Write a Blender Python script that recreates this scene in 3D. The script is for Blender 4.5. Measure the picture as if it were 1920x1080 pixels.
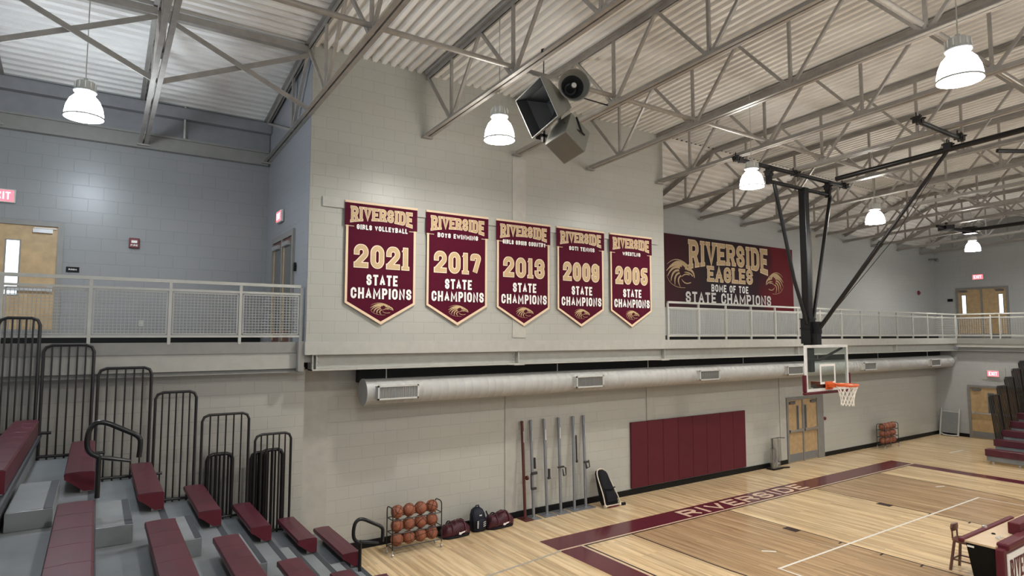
import bpy, bmesh, math, random
from mathutils import Vector, Matrix
random.seed(7)
PI = math.pi
sc = bpy.context.scene
for o in list(bpy.data.objects): bpy.data.objects.remove(o, do_unlink=True)
COL = sc.collection

# ------------------------------------------------------------------ camera, world, exposure
EYE = 4.23
pitch, yaw, roll = 0.0748242, 0.5910879, 0.0010561
fwd = Vector((math.sin(yaw)*math.cos(pitch), math.cos(yaw)*math.cos(pitch), math.sin(pitch)))
rgt = Vector((math.cos(yaw), -math.sin(yaw), 0)); upv = rgt.cross(fwd)
r2 = math.cos(roll)*rgt + math.sin(roll)*upv; u2 = -math.sin(roll)*rgt + math.cos(roll)*upv
cd = bpy.data.cameras.new('camera'); cam = bpy.data.objects.new('camera', cd); COL.objects.link(cam)
cam.matrix_world = Matrix(((r2.x,u2.x,-fwd.x,0),(r2.y,u2.y,-fwd.y,0),(r2.z,u2.z,-fwd.z,EYE),(0,0,0,1)))
cd.sensor_width = 36; cd.lens = 36*1157.08/1920; cd.clip_start = 0.05; cd.clip_end = 200
sc.camera = cam
W = bpy.data.worlds.new('world'); sc.world = W; W.use_nodes = True
W.node_tree.nodes['Background'].inputs[0].default_value = (0.88, 0.94, 1.0, 1)
W.node_tree.nodes['Background'].inputs[1].default_value = 0.29
vs = sc.view_settings
vs.view_transform = 'Standard'; vs.look = 'None'; vs.gamma = 1.0; vs.use_curve_mapping = False
vs.exposure = 1.20
LAMP_STRENGTH = 60.0

# ------------------------------------------------------------------ materials
def nodes_of(m):
    m.use_nodes = True
    nt = m.node_tree
    return nt, nt.nodes, nt.links, nt.nodes['Principled BSDF']
def mat(name, col, rough=0.5, metal=0.0, var=0.06, scale=6.0, bump=0.0, coat=0.0, spec=0.5):
    m = bpy.data.materials.new(name); nt, N, L, B = nodes_of(m)
    tc = N.new('ShaderNodeTexCoord'); no = N.new('ShaderNodeTexNoise'); no.inputs['Scale'].default_value = scale; no.inputs['Detail'].default_value = 4
    L.new(tc.outputs['Object'], no.inputs['Vector'])
    mr = N.new('ShaderNodeMapRange'); mr.inputs['To Min'].default_value = 1-var; mr.inputs['To Max'].default_value = 1+var
    mr.inputs['From Min'].default_value = 0.3; mr.inputs['From Max'].default_value = 0.7
    L.new(no.outputs['Fac'], mr.inputs['Value'])
    mx = N.new('ShaderNodeVectorMath'); mx.operation = 'SCALE'; mx.inputs[0].default_value = col
    L.new(mr.outputs[0], mx.inputs['Scale']); L.new(mx.outputs[0], B.inputs['Base Color'])
    B.inputs['Roughness'].default_value = rough; B.inputs['Metallic'].default_value = metal
    B.inputs['Specular IOR Level'].default_value = spec
    if coat: B.inputs['Coat Weight'].default_value = coat
    if bump:
        b = N.new('ShaderNodeBump'); b.inputs['Strength'].default_value = bump; b.inputs['Distance'].default_value = 0.01
        n2 = N.new('ShaderNodeTexNoise'); n2.inputs['Scale'].default_value = scale*8; L.new(tc.outputs['Object'], n2.inputs['Vector'])
        L.new(n2.outputs['Fac'], b.inputs['Height']); L.new(b.outputs[0], B.inputs['Normal'])
    return m
def block(name, col, axis, bw, bh, zoff=0.0, rough=0.38):
    m = bpy.data.materials.new(name); nt, N, L, B = nodes_of(m)
    g = N.new('ShaderNodeNewGeometry'); s = N.new('ShaderNodeSeparateXYZ'); L.new(g.outputs['Position'], s.inputs[0])
    c = N.new('ShaderNodeCombineXYZ'); L.new(s.outputs[axis], c.inputs[0])
    ad = N.new('ShaderNodeMath'); ad.operation = 'ADD'; ad.inputs[1].default_value = zoff; L.new(s.outputs['Z'], ad.inputs[0]); L.new(ad.outputs[0], c.inputs[1])
    b = N.new('ShaderNodeTexBrick'); L.new(c.outputs[0], b.inputs['Vector'])
    b.inputs['Scale'].default_value = 1; b.inputs['Brick Width'].default_value = bw; b.inputs['Row Height'].default_value = bh
    b.inputs['Mortar Size'].default_value = 0.007; b.inputs['Mortar Smooth'].default_value = 0.4; b.offset = 0.5
    b.inputs['Color1'].default_value = (*[v*0.985 for v in col], 1); b.inputs['Color2'].default_value = (*[v*1.015 for v in col], 1)
    b.inputs['Mortar'].default_value = (*[v*0.89 for v in col], 1)
    no = N.new('ShaderNodeTexNoise'); no.inputs['Scale'].default_value = 0.8; no.inputs['Detail'].default_value = 5; L.new(g.outputs['Position'], no.inputs['Vector'])
    mr = N.new('ShaderNodeMapRange'); mr.inputs['To Min'].default_value = 0.95; mr.inputs['To Max'].default_value = 1.05; L.new(no.outputs['Fac'], mr.inputs['Value'])
    mx = N.new('ShaderNodeVectorMath'); mx.operation = 'SCALE'; L.new(b.outputs['Color'], mx.inputs[0]); L.new(mr.outputs[0], mx.inputs['Scale'])
    L.new(mx.outputs[0], B.inputs['Base Color']); B.inputs['Roughness'].default_value = rough
    n2 = N.new('ShaderNodeTexNoise'); n2.inputs['Scale'].default_value = 60; L.new(g.outputs['Position'], n2.inputs['Vector'])
    h = N.new('ShaderNodeMath'); h.operation = 'MULTIPLY_ADD'; h.inputs[1].default_value = -1.0; L.new(b.outputs['Fac'], h.inputs[0])
    h2 = N.new('ShaderNodeMath'); h2.operation = 'MULTIPLY'; h2.inputs[1].default_value = 0.12; L.new(n2.outputs['Fac'], h2.inputs[0]); L.new(h2.outputs[0], h.inputs[2])
    bp = N.new('ShaderNodeBump'); bp.inputs['Strength'].default_value = 0.4; bp.inputs['Distance'].default_value = 0.008
    L.new(h.outputs[0], bp.inputs['Height']); L.new(bp.outputs[0], B.inputs['Normal'])
    return m
def wood_floor(name, tint, contrast):
    m = bpy.data.materials.new(name); nt, N, L, B = nodes_of(m)
    g = N.new('ShaderNodeNewGeometry'); s = N.new('ShaderNodeSeparateXYZ'); L.new(g.outputs['Position'], s.inputs[0])
    c = N.new('ShaderNodeCombineXYZ'); L.new(s.outputs['Y'], c.inputs[0]); L.new(s.outputs['X'], c.inputs[1])
    b = N.new('ShaderNodeTexBrick'); L.new(c.outputs[0], b.inputs['Vector']); b.offset = 0.37; b.inputs['Scale'].default_value = 1
    b.inputs['Brick Width'].default_value = 2.4; b.inputs['Row Height'].default_value = 0.085; b.inputs['Mortar Size'].default_value = 0.0012; b.inputs['Bias'].default_value = 0.0
    k = contrast
    b.inputs['Color1'].default_value = (*[v*(1-k) for v in tint], 1); b.inputs['Color2'].default_value = (*[v*(1+k) for v in tint], 1)
    b.inputs['Mortar'].default_value = (*[v*0.62 for v in tint], 1)
    mp = N.new('ShaderNodeMapping'); mp.inputs['Scale'].default_value = (11, 0.5, 1); L.new(g.outputs['Position'], mp.inputs[0])
    no = N.new('ShaderNodeTexNoise'); no.inputs['Scale'].default_value = 1.0; no.inputs['Detail'].default_value = 6; no.inputs['Roughness'].default_value = 0.65; L.new(mp.outputs[0], no.inputs['Vector'])
    cr = N.new('ShaderNodeValToRGB'); cr.color_ramp.elements[0].position = 0.33; cr.color_ramp.elements[0].color = (0.66,0.58,0.50,1)
    cr.color_ramp.elements[1].position = 0.6; cr.color_ramp.elements[1].color = (1.08,1.08,1.08,1); L.new(no.outputs['Fac'], cr.inputs[0])
    mx = N.new('ShaderNodeVectorMath'); mx.operation = 'MULTIPLY'; L.new(b.outputs['Color'], mx.inputs[0]); L.new(cr.outputs[0], mx.inputs[1])
    L.new(mx.outputs[0], B.inputs['Base Color']); B.inputs['Roughness'].default_value = 0.22
    B.inputs['Specular IOR Level'].default_value = 0.45
    return m
M = {}
M['banner_wall'] = block('painted block greige', (0.365,0.365,0.325), 'X', 0.45, 0.223)
M['lower_wall'] = block('painted block lower', (0.43,0.425,0.38), 'X', 0.50, 0.25)
M['left_lower_wall'] = block('painted block bleacher side', (0.385,0.375,0.335), 'X', 0.47, 0.212)
M['left_wall'] = block('painted block grey', (0.225,0.228,0.232), 'X', 0.5, 0.254, rough=0.33)
M['return_wall'] = block('painted block grey side', (0.25,0.257,0.27), 'Y', 0.5, 0.254, rough=0.4)
M['eagles_wall'] = block('painted block far', (0.39,0.40,0.385), 'X', 0.5, 0.25)
M['right_wall'] = block('painted block end wall', (0.38,0.385,0.375), 'Y', 0.5, 0.25)
M['plain_wall'] = mat('smooth painted wall', (0.41,0.40,0.355), 0.5)
M['upper_band'] = mat('grey painted band', (0.19,0.19,0.20), 0.55)
M['steel_paint'] = mat('greige painted steel', (0.385,0.38,0.345), 0.42)
M['steel_dark'] = mat('darker greige steel', (0.235,0.232,0.215), 0.42)  # same hue as steel_paint, in a darker tone
M['truss'] = mat('grey painted truss steel', (0.30,0.28,0.255), 0.40, 0.15, var=0.12)
M['deck'] = mat('white painted roof deck', (0.71,0.695,0.665), 0.5, 0.0, var=0.10, scale=1.2)
M['rail'] = mat('light grey painted rail', (0.42,0.42,0.385), 0.4)
M['mesh'] = mat('grey wire mesh', (0.36,0.36,0.34), 0.45)
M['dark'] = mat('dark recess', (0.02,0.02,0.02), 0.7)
M['black_base'] = mat('black vinyl base', (0.006,0.006,0.006), 0.5, spec=0.2)
M['black_metal'] = mat('black powder coated steel', (0.012,0.012,0.013), 0.3, 0.3)
M['bar_black'] = mat('black rail bars', (0.018,0.017,0.018), 0.4, 0.3)
M['maroon_seat'] = mat('maroon plastic seat', (0.078,0.017,0.027), 0.36, var=0.2, scale=4, spec=0.4)
M['maroon_pad'] = mat('maroon vinyl pad', (0.095,0.014,0.022), 0.5, var=0.05, spec=0.22)
M['maroon_cloth'] = mat('maroon banner cloth', (0.070,0.0035,0.016), 0.75, var=0.05, spec=0.12)
M['maroon_floor'] = mat('maroon floor paint', (0.10,0.014,0.024), 0.17, var=0.04)
M['tread'] = mat('grey bleacher tread', (0.185,0.20,0.21), 0.36, var=0.16, scale=2.2)
M['tread_light'] = mat('light grey step top', (0.22,0.238,0.248), 0.36, var=0.12, scale=3)
M['nosing'] = mat('dark nosing strip', (0.04,0.044,0.052), 0.6)
M['cream'] = mat('cream trim', (0.70,0.53,0.36), 0.6, var=0.03)
M['gold'] = mat('tan gold lettering', (0.50,0.355,0.19), 0.6, var=0.05)
M['pale'] = mat('pale cream outline', (0.78,0.66,0.50), 0.6, var=0.02)
M['white'] = mat('white print', (0.80,0.79,0.76), 0.55, var=0.02)
M['print_grey'] = mat('light grey print', (0.62,0.60,0.57), 0.55, var=0.06)
M['line_white'] = mat('white floor line', (0.80,0.78,0.72), 0.2)
M['line_black'] = mat('dark floor line', (0.03,0.012,0.014), 0.2)
M['line_cream'] = mat('cream floor line', (0.66,0.50,0.37), 0.2)
M['line_grey'] = mat('grey floor line', (0.38,0.36,0.31), 0.2)
M['wood_light'] = wood_floor('maple floor', (0.66,0.505,0.305), 0.17)
M['wood_dark'] = wood_floor('stained maple floor', (0.42,0.29,0.165), 0.15)
M['oak'] = mat('oak veneer', (0.42,0.29,0.15), 0.4, var=0.14, scale=7)
M['frame'] = mat('grey door frame', (0.20,0.195,0.18), 0.42)
M['steel'] = mat('brushed steel', (0.55,0.55,0.55), 0.32, 0.8)
M['galv'] = mat('painted spiral duct', (0.40,0.40,0.385), 0.42, 0.0, var=0.07, scale=3)
M['grille'] = mat('dark grille', (0.10,0.10,0.10), 0.6)
M['slats'] = mat('grey grille slats', (0.20,0.20,0.19), 0.5)
M['vent_frame'] = mat('vent frame', (0.50,0.50,0.47), 0.45)
M['pole_grey'] = mat('grey steel pole', (0.27,0.28,0.30), 0.30, 0.55)
M['winch_grey'] = mat('dark grey winch metal', (0.06,0.055,0.055), 0.4, 0.5)
M['pole_maroon'] = mat('maroon steel pole', (0.10,0.028,0.025), 0.35, 0.2)
M['ball'] = mat('orange leather', (0.27,0.085,0.042), 0.55, var=0.2, scale=30, bump=0.3)
M['seam'] = mat('black seam', (0.02,0.012,0.01), 0.6)
M['bag_maroon'] = mat('maroon nylon', (0.055,0.005,0.014), 0.42, var=0.35, scale=9, bump=0.5)
M['bag_navy'] = mat('navy nylon', (0.007,0.009,0.020), 0.55, var=0.3, scale=9, bump=0.5, spec=0.3)
M['bag_black'] = mat('black nylon', (0.006,0.006,0.009), 0.65, var=0.3, scale=9, bump=0.4, spec=0.2)
M['bone'] = mat('bone frame tube', (0.62,0.55,0.43), 0.4)
M['orange'] = mat('orange rim', (0.62,0.10,0.018), 0.35)
M['net'] = mat('white net cord', (0.80,0.77,0.70), 0.7)
M['board_frame'] = mat('white backboard frame', (0.68,0.68,0.66), 0.35)
M['speaker'] = mat('grey speaker shell', (0.215,0.215,0.19), 0.45, var=0.05)
M['speaker_front'] = mat('brown grey speaker front', (0.15,0.14,0.115), 0.5)
M['speaker_in'] = mat('dark speaker throat', (0.03,0.032,0.034), 0.35)
M['red_box'] = mat('red alarm', (0.13,0.010,0.014), 0.35)
M['sign_black'] = mat('black plaque', (0.005,0.005,0.005), 0.5, spec=0.15)
M['table_top'] = mat('tan laminate', (0.52,0.385,0.235), 0.4)
M['stool_wood'] = mat('dark stool wood', (0.115,0.050,0.035), 0.35)
M['board_grey'] = mat('grey board', (0.17,0.175,0.175), 0.45)
def glassy(name, tint, gl=0.08, alpha=0.94):
    m = bpy.data.materials.new(name); m.use_nodes = True; N = m.node_tree.nodes; L = m.node_tree.links
    N.remove(N['Principled BSDF']); out = N['Material Output']
    t = N.new('ShaderNodeBsdfTransparent'); t.inputs[0].default_value = (*tint, 1)
    g = N.new('ShaderNodeBsdfGlossy'); g.inputs['Roughness'].default_value = 0.03
    mxs = N.new('ShaderNodeMixShader'); mxs.inputs[0].default_value = gl; L.new(t.outputs[0], mxs.inputs[1]); L.new(g.outputs[0], mxs.inputs[2])
    L.new(mxs.outputs[0], out.inputs[0]); return m
M['glass'] = glassy('clear backboard glass', (0.90,0.94,0.92))
M['acrylic'] = glassy('clear acrylic', (0.93,0.94,0.94), 0.16)
def emit(name, col, s):
    m = bpy.data.materials.new(name); nt, N, L, B = nodes_of(m)
    B.inputs['Base Color'].default_value = (*col, 1); B.inputs['Emission Color'].default_value = (*col, 1); B.inputs['Emission Strength'].default_value = s
    B.inputs['Roughness'].default_value = 0.4; return m
M['lamp_warm'] = emit('lit lamp dome', (1.0,0.968,0.915), LAMP_STRENGTH*0.30)
M['lamp_cool'] = emit('cool lit lamp dome', (0.80,0.90,1.0), LAMP_STRENGTH*0.62)
M['lens_warm'] = emit('lit lamp lens', (1.0,0.968,0.915), LAMP_STRENGTH*2.2)
M['lens_cool'] = emit('cool lit lamp lens', (0.84,0.92,1.0), LAMP_STRENGTH*1.6)
M['exit_red'] = emit('lit red exit face', (0.95,0.10,0.13), 1.1)
M['exit_letter'] = emit('lit exit letters', (1.0,0.62,0.62), 1.3)
M['window_lit'] = emit('daylit door window', (0.85,0.93,1.0), 0.75)
M['window_dim'] = mat('dim door window', (0.10,0.10,0.09), 0.1)
def eagles_print():
    m = bpy.data.materials.new('printed sign vinyl'); nt, N, L, B = nodes_of(m)
    g = N.new('ShaderNodeNewGeometry'); s = N.new('ShaderNodeSeparateXYZ'); L.new(g.outputs['Position'], s.inputs[0])
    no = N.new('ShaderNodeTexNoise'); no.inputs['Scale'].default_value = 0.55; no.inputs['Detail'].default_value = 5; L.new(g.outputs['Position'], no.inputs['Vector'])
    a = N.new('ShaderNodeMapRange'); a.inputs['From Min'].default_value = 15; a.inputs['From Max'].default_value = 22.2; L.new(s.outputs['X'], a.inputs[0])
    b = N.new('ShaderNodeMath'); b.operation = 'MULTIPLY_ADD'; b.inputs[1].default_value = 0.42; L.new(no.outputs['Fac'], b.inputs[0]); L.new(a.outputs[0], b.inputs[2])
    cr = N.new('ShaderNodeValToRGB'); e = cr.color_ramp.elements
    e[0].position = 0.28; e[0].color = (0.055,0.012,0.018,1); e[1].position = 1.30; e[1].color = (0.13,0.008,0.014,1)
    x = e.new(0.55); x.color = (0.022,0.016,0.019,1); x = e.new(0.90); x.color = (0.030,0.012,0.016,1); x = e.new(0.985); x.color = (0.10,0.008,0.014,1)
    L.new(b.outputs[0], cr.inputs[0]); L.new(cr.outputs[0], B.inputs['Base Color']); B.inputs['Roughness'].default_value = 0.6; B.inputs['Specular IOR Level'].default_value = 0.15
    return m
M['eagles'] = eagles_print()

# ------------------------------------------------------------------ mesh helpers
class MB:
    def __init__(s, smooth=False): s.v = []; s.f = []; s.smooth = smooth
    def add(s, vs_, fs):
        n = len(s.v); s.v += [tuple(p) for p in vs_]; s.f += [tuple(i+n for i in f) for f in fs]; return s
    def box(s, x0, x1, y0, y1, z0, z1):
        return s.add([(x0,y0,z0),(x1,y0,z0),(x1,y1,z0),(x0,y1,z0),(x0,y0,z1),(x1,y0,z1),(x1,y1,z1),(x0,y1,z1)],
                     [(0,3,2,1),(4,5,6,7),(0,1,5,4),(1,2,6,5),(2,3,7,6),(3,0,4,7)])
    def hexa(s, p): return s.add(p, [(0,3,2,1),(4,5,6,7),(0,1,5,4),(1,2,6,5),(2,3,7,6),(3,0,4,7)])
    def bar(s, a, b, w, h, up=(0,0,1)):
        a = Vector(a); b = Vector(b); d = (b-a).normalized(); u = Vector(up)
        if abs(d.dot(u)) > 0.98: u = Vector((0,1,0))
        sd = d.cross(u).normalized(); u = sd.cross(d).normalized(); sd *= w/2; u *= h/2
        return s.hexa([a-sd-u, a+sd-u, b+sd-u, b-sd-u, a-sd+u, a+sd+u, b+sd+u, b-sd+u])
    def tube(s, pts, r, n=8, cap=True):
        pts = [Vector(p) for p in pts]; m = len(pts); rs = r if isinstance(r, (list,tuple)) else [r]*m
        base = len(s.v); prev = None
        for i, p in enumerate(pts):
            t = (pts[min(i+1,m-1)]-pts[max(i-1,0)]).normalized()
            if prev is None:
                a = Vector((0,0,1)) if abs(t.z) < 0.9 else Vector((1,0,0)); sd = t.cross(a).normalized()
            else:
                sd = (prev - t*prev.dot(t)).normalized()
            prev = sd; u = t.cross(sd)
            k = 1.0
            if 0 < i < m-1:
                c = (pts[i]-pts[i-1]).normalized().dot(t); k = 1/max(c, 0.6)
            for j in range(n):
                an = 2*PI*j/n; s.v.append(tuple(p + (sd*math.cos(an)+u*math.sin(an))*rs[i]*(k if n > 4 else 1)))
        for i in range(m-1):
            for j in range(n):
                j2 = (j+1) % n; s.f.append((base+i*n+j, base+i*n+j2, base+(i+1)*n+j2, base+(i+1)*n+j))
        if cap:
            s.f.append(tuple(base+j for j in range(n))[::-1]); s.f.append(tuple(base+(m-1)*n+j for j in range(n)))
        return s
    def rings(s, rs, close=True, cap=True):
        n = len(rs[0]); base = len(s.v)
        for r in rs: s.v += [tuple(p) for p in r]
        for i in range(len(rs)-1):
            for j in range(n if close else n-1):
                j2 = (j+1) % n; s.f.append((base+i*n+j, base+i*n+j2, base+(i+1)*n+j2, base+(i+1)*n+j))
        if cap:
            s.f.append(tuple(base+j for j in range(n))[::-1]); s.f.append(tuple(base+(len(rs)-1)*n+j for j in range(n)))
        return s
    def lathe(s, prof, c, n=20, axis=(0,0,1), cap=True):
        ax = Vector(axis).normalized(); a = Vector((1,0,0)) if abs(ax.x) < 0.9 else Vector((0,1,0)); x = ax.cross(a).normalized(); y = ax.cross(x); c = Vector(c)
        return s.rings([[c+ax*h+(x*math.cos(2*PI*j/n)+y*math.sin(2*PI*j/n))*max(r,1e-4) for j in range(n)] for r, h in prof], True, cap)
    def prism(s, poly, d):
        d = Vector(d); p = [Vector(q) for q in poly]; n = len(p)
        return s.add(p+[q+d for q in p], [tuple(range(n))[::-1], tuple(range(n,2*n))]+[(i,(i+1)%n,n+(i+1)%n,n+i) for i in range(n)])
    def sphere(s, c, r, nu=18, nv=12):
        return s.lathe([(r*math.sin(PI*k/nv), -r*math.cos(PI*k/nv)) for k in range(nv+1)], c, nu)
    def ribbon(s, pts2, w, fn, closed=False, lift=0.0):
        """flat stroke of width w along 2D points, mapped to 3D by fn(x, y); mitred corners"""
        P = [Vector((p[0],p[1])) for p in pts2]
        if closed and (P[0]-P[-1]).length < 1e-6: P = P[:-1]
        n = len(P); ws = w if isinstance(w,(list,tuple)) else [w]*n
        A = []; Bq = []
        for i in range(n):
            if closed: a, b = P[i-1], P[(i+1) % n]
            else: a, b = P[max(i-1,0)], P[min(i+1,n-1)]
            d1 = (P[i]-a); d2 = (b-P[i])
            if d1.length < 1e-9: d1 = d2
            if d2.length < 1e-9: d2 = d1
            d1.normalize(); d2.normalize(); t = d1+d2
            if t.length < 1e-6: t = d2.copy()
            t.normalize(); nn = Vector((-t.y,t.x)); k = 1/max(0.7, nn.dot(Vector((-d2.y,d2.x))))
            A.append(P[i]+nn*ws[i]/2*k); Bq.append(P[i]-nn*ws[i]/2*k)
        base = len(s.v); up_ = Vector((0,0,0))
        if lift:
            o0 = Vector(fn(P[0].x,P[0].y)); up_ = (Vector(fn(P[0].x+0.01,P[0].y))-o0).cross(Vector(fn(P[0].x,P[0].y+0.01))-o0).normalized()*lift
        for a, b in zip(A,Bq): s.v += [tuple(Vector(fn(a.x,a.y))+up_), tuple(Vector(fn(b.x,b.y))+up_)]
        for i in range(n if closed else n-1):
            j = (i+1) % n; s.f.append((base+2*i, base+2*i+1, base+2*j+1, base+2*j))
        return s
def obj(name, mb, m, parent=None, bevel=0.0, recalc=True):
    me = bpy.data.meshes.new(name); me.from_pydata(mb.v, [], mb.f)
    if recalc:
        bm = bmesh.new(); bm.from_mesh(me); bmesh.ops.recalc_face_normals(bm, faces=bm.faces); bm.to_mesh(me); bm.free()
    ml = m if isinstance(m, list) else [m]
    for x in ml: me.materials.append(M[x] if isinstance(x, str) else x)
    if mb.smooth:
        for p in me.polygons: p.use_smooth = True
        me.set_sharp_from_angle(angle=math.radians(38))
    o = bpy.data.objects.new(name, me); COL.objects.link(o)
    if bevel:
        b = o.modifiers.new('bevel', 'BEVEL'); b.width = bevel; b.segments = 2; b.limit_method = 'ANGLE'
    if parent is not None:
        o.parent = parent
        r = parent
        off = Vector((0,0,0))
        while r is not None: off += r.location if r.type == 'EMPTY' else Vector((0,0,0)); r = r.parent
        if parent.type == 'EMPTY': o.matrix_parent_inverse = Matrix.Translation(-off)
    return o
def tag(o, label, cat, group=None, kind=None):
    o['label'] = label; o['category'] = cat
    if group: o['group'] = group
    if kind: o['kind'] = kind
    return o
def thing(name, loc, label, cat, group=None):
    o = bpy.data.objects.new(name, None); COL.objects.link(o); o.location = loc; o.empty_display_size = 0.1
    return tag(o, label, cat, group)
def struct(name, mb, m, parent=None, **k):
    o = obj(name, mb, m, parent, **k)
    if parent is None: o['kind'] = 'structure'
    return o
def dup(root, loc, label, rz=0.0, cat=None):
    r = root.copy(); COL.objects.link(r); r.location = loc; r.rotation_euler.z = rz; r['label'] = label
    for ch in list(root.children):
        c = ch.copy(); COL.objects.link(c); c.parent = r; c.matrix_parent_inverse = ch.matrix_parent_inverse.copy()
        for g in ch.children:
            d = g.copy(); COL.objects.link(d); d.parent = c; d.matrix_parent_inverse = g.matrix_parent_inverse.copy()
    return r

# ------------------------------------------------------------------ lettering (own block strokes)
_O = [(0.28,1),(0.72,1),(1,0.82),(1,0.18),(0.72,0),(0.28,0),(0,0.18),(0,0.82)]
G = {
 'A': ([[(0,0),(0.5,1),(1,0)],[(0.2,0.33),(0.8,0.33)]], [(0,0),(1,0)], .64),
 'B': ([[(0,0),(0,1)],[(0,1),(0.75,1),(1,0.86),(1,0.64),(0.78,0.52),(0,0.52)],[(0.78,0.52),(1,0.39),(1,0.14),(0.75,0),(0,0)]], [(0,0),(0,1)], .6),
 'C': ([[(1,0.72),(1,0.82),(0.72,1),(0.28,1),(0,0.82),(0,0.18),(0.28,0),(0.72,0),(1,0.18),(1,0.28)]], [], .6),
 'D': ([[(0,0),(0,1),(0.68,1),(1,0.8),(1,0.2),(0.68,0),(0,0)]], [(0,0),(0,1)], .62),
 'E': ([[(1,1),(0,1),(0,0),(1,0)],[(0,0.5),(0.78,0.5)]], [(0,0),(0,1)], .55),
 'F': ([[(1,1),(0,1),(0,0)],[(0,0.5),(0.78,0.5)]], [(0,0),(0,1)], .53),
 'G': ([[(1,0.72),(1,0.82),(0.72,1),(0.28,1),(0,0.82),(0,0.18),(0.28,0),(0.72,0),(1,0.18),(1,0.45),(0.58,0.45)]], [], .62),
 'H': ([[(0,0),(0,1)],[(1,0),(1,1)],[(0,0.5),(1,0.5)]], [(0,0),(0,1),(1,0),(1,1)], .62),
 'I': ([[(0.5,0),(0.5,1)]], [(0.5,0),(0.5,1)], .2),
 'K': ([[(0,0),(0,1)],[(1,1),(0.1,0.45)],[(0.4,0.62),(1,0)]], [(0,0),(0,1),(1,0)], .62),
 'L': ([[(0,1),(0,0),(1,0)]], [(0,1),(0,0)], .52),
 'M': ([[(0,0),(0,1),(0.5,0.25),(1,1),(1,0)]], [(0,0),(1,0)], .8),
 'N': ([[(0,0),(0,1),(1,0),(1,1)]], [(0,0),(1,1)], .65),
 'O': ([_O+[_O[0]]], [], .62),
 'P': ([[(0,0),(0,1)],[(0,1),(0.75,1),(1,0.86),(1,0.6),(0.75,0.46),(0,0.46)]], [(0,0),(0,1)], .58),
 'R': ([[(0,0),(0,1)],[(0,1),(0.75,1),(1,0.86),(1,0.62),(0.75,0.48),(0,0.48)],[(0.6,0.48),(1,0)]], [(0,0),(0,1),(1,0)], .62),
 'S': ([[(1,0.76),(1,0.84),(0.75,1),(0.25,1),(0,0.85),(0,0.66),(0.22,0.54),(0.78,0.46),(1,0.34),(1,0.15),(0.75,0),(0.25,0),(0,0.16),(0,0.24)]], [], .58),
 'T': ([[(0,1),(1,1)],[(0.5,1),(0.5,0)]], [(0.5,0)], .58),
 'U': ([[(0,1),(0,0.18),(0.28,0),(0.72,0),(1,0.18),(1,1)]], [(0,1),(1,1)], .62),
 'V': ([[(0,1),(0.5,0),(1,1)]], [(0,1),(1,1)], .64),
 'W': ([[(0,1),(0.27,0),(0.5,0.75),(0.73,0),(1,1)]], [(0,1),(1,1)], .85),
 'X': ([[(0,0),(1,1)],[(0,1),(1,0)]], [], .6),
 'Y': ([[(0,1),(0.5,0.48),(1,1)],[(0.5,0.48),(0.5,0)]], [(0,1),(1,1),(0.5,0)], .62),
 '0': ([_O+[_O[0]]], [], .6),
 '1': ([[(0.5,0),(0.5,1)],[(0.5,0.97),(-0.3,0.84)]], [(0.5,0)], .3),
 '2': ([[(0,0.72),(0,0.84),(0.25,1),(0.75,1),(1,0.84),(1,0.60),(0.04,0.05)],[(0,0),(1,0)]], [], .62),
 '3': ([[(0,0.78),(0,0.85),(0.25,1),(0.75,1),(1,0.85),(1,0.64),(0.8,0.52),(0.4,0.52)],[(0.8,0.52),(1,0.39),(1,0.15),(0.75,0),(0.25,0),(0,0.15),(0,0.22)]], [], .6),
 '5': ([[(0.95,1),(0.05,1),(0.05,0.56),(0.7,0.6),(1,0.44),(1,0.16),(0.72,0),(0.25,0),(0,0.14),(0,0.22)]], [], .6),
 '7': ([[(0,0.88),(0,1),(1,1),(0.35,0)]], [], .58),
 '9': ([[(1,0.52),(0.72,0.4),(0.28,0.4),(0,0.56),(0,0.84),(0.28,1),(0.72,1),(1,0.84)],[(1,0.86),(1,0.16),(0.72,0),(0.25,0),(0,0.14),(0,0.2)]], [], .6),
}
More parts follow.
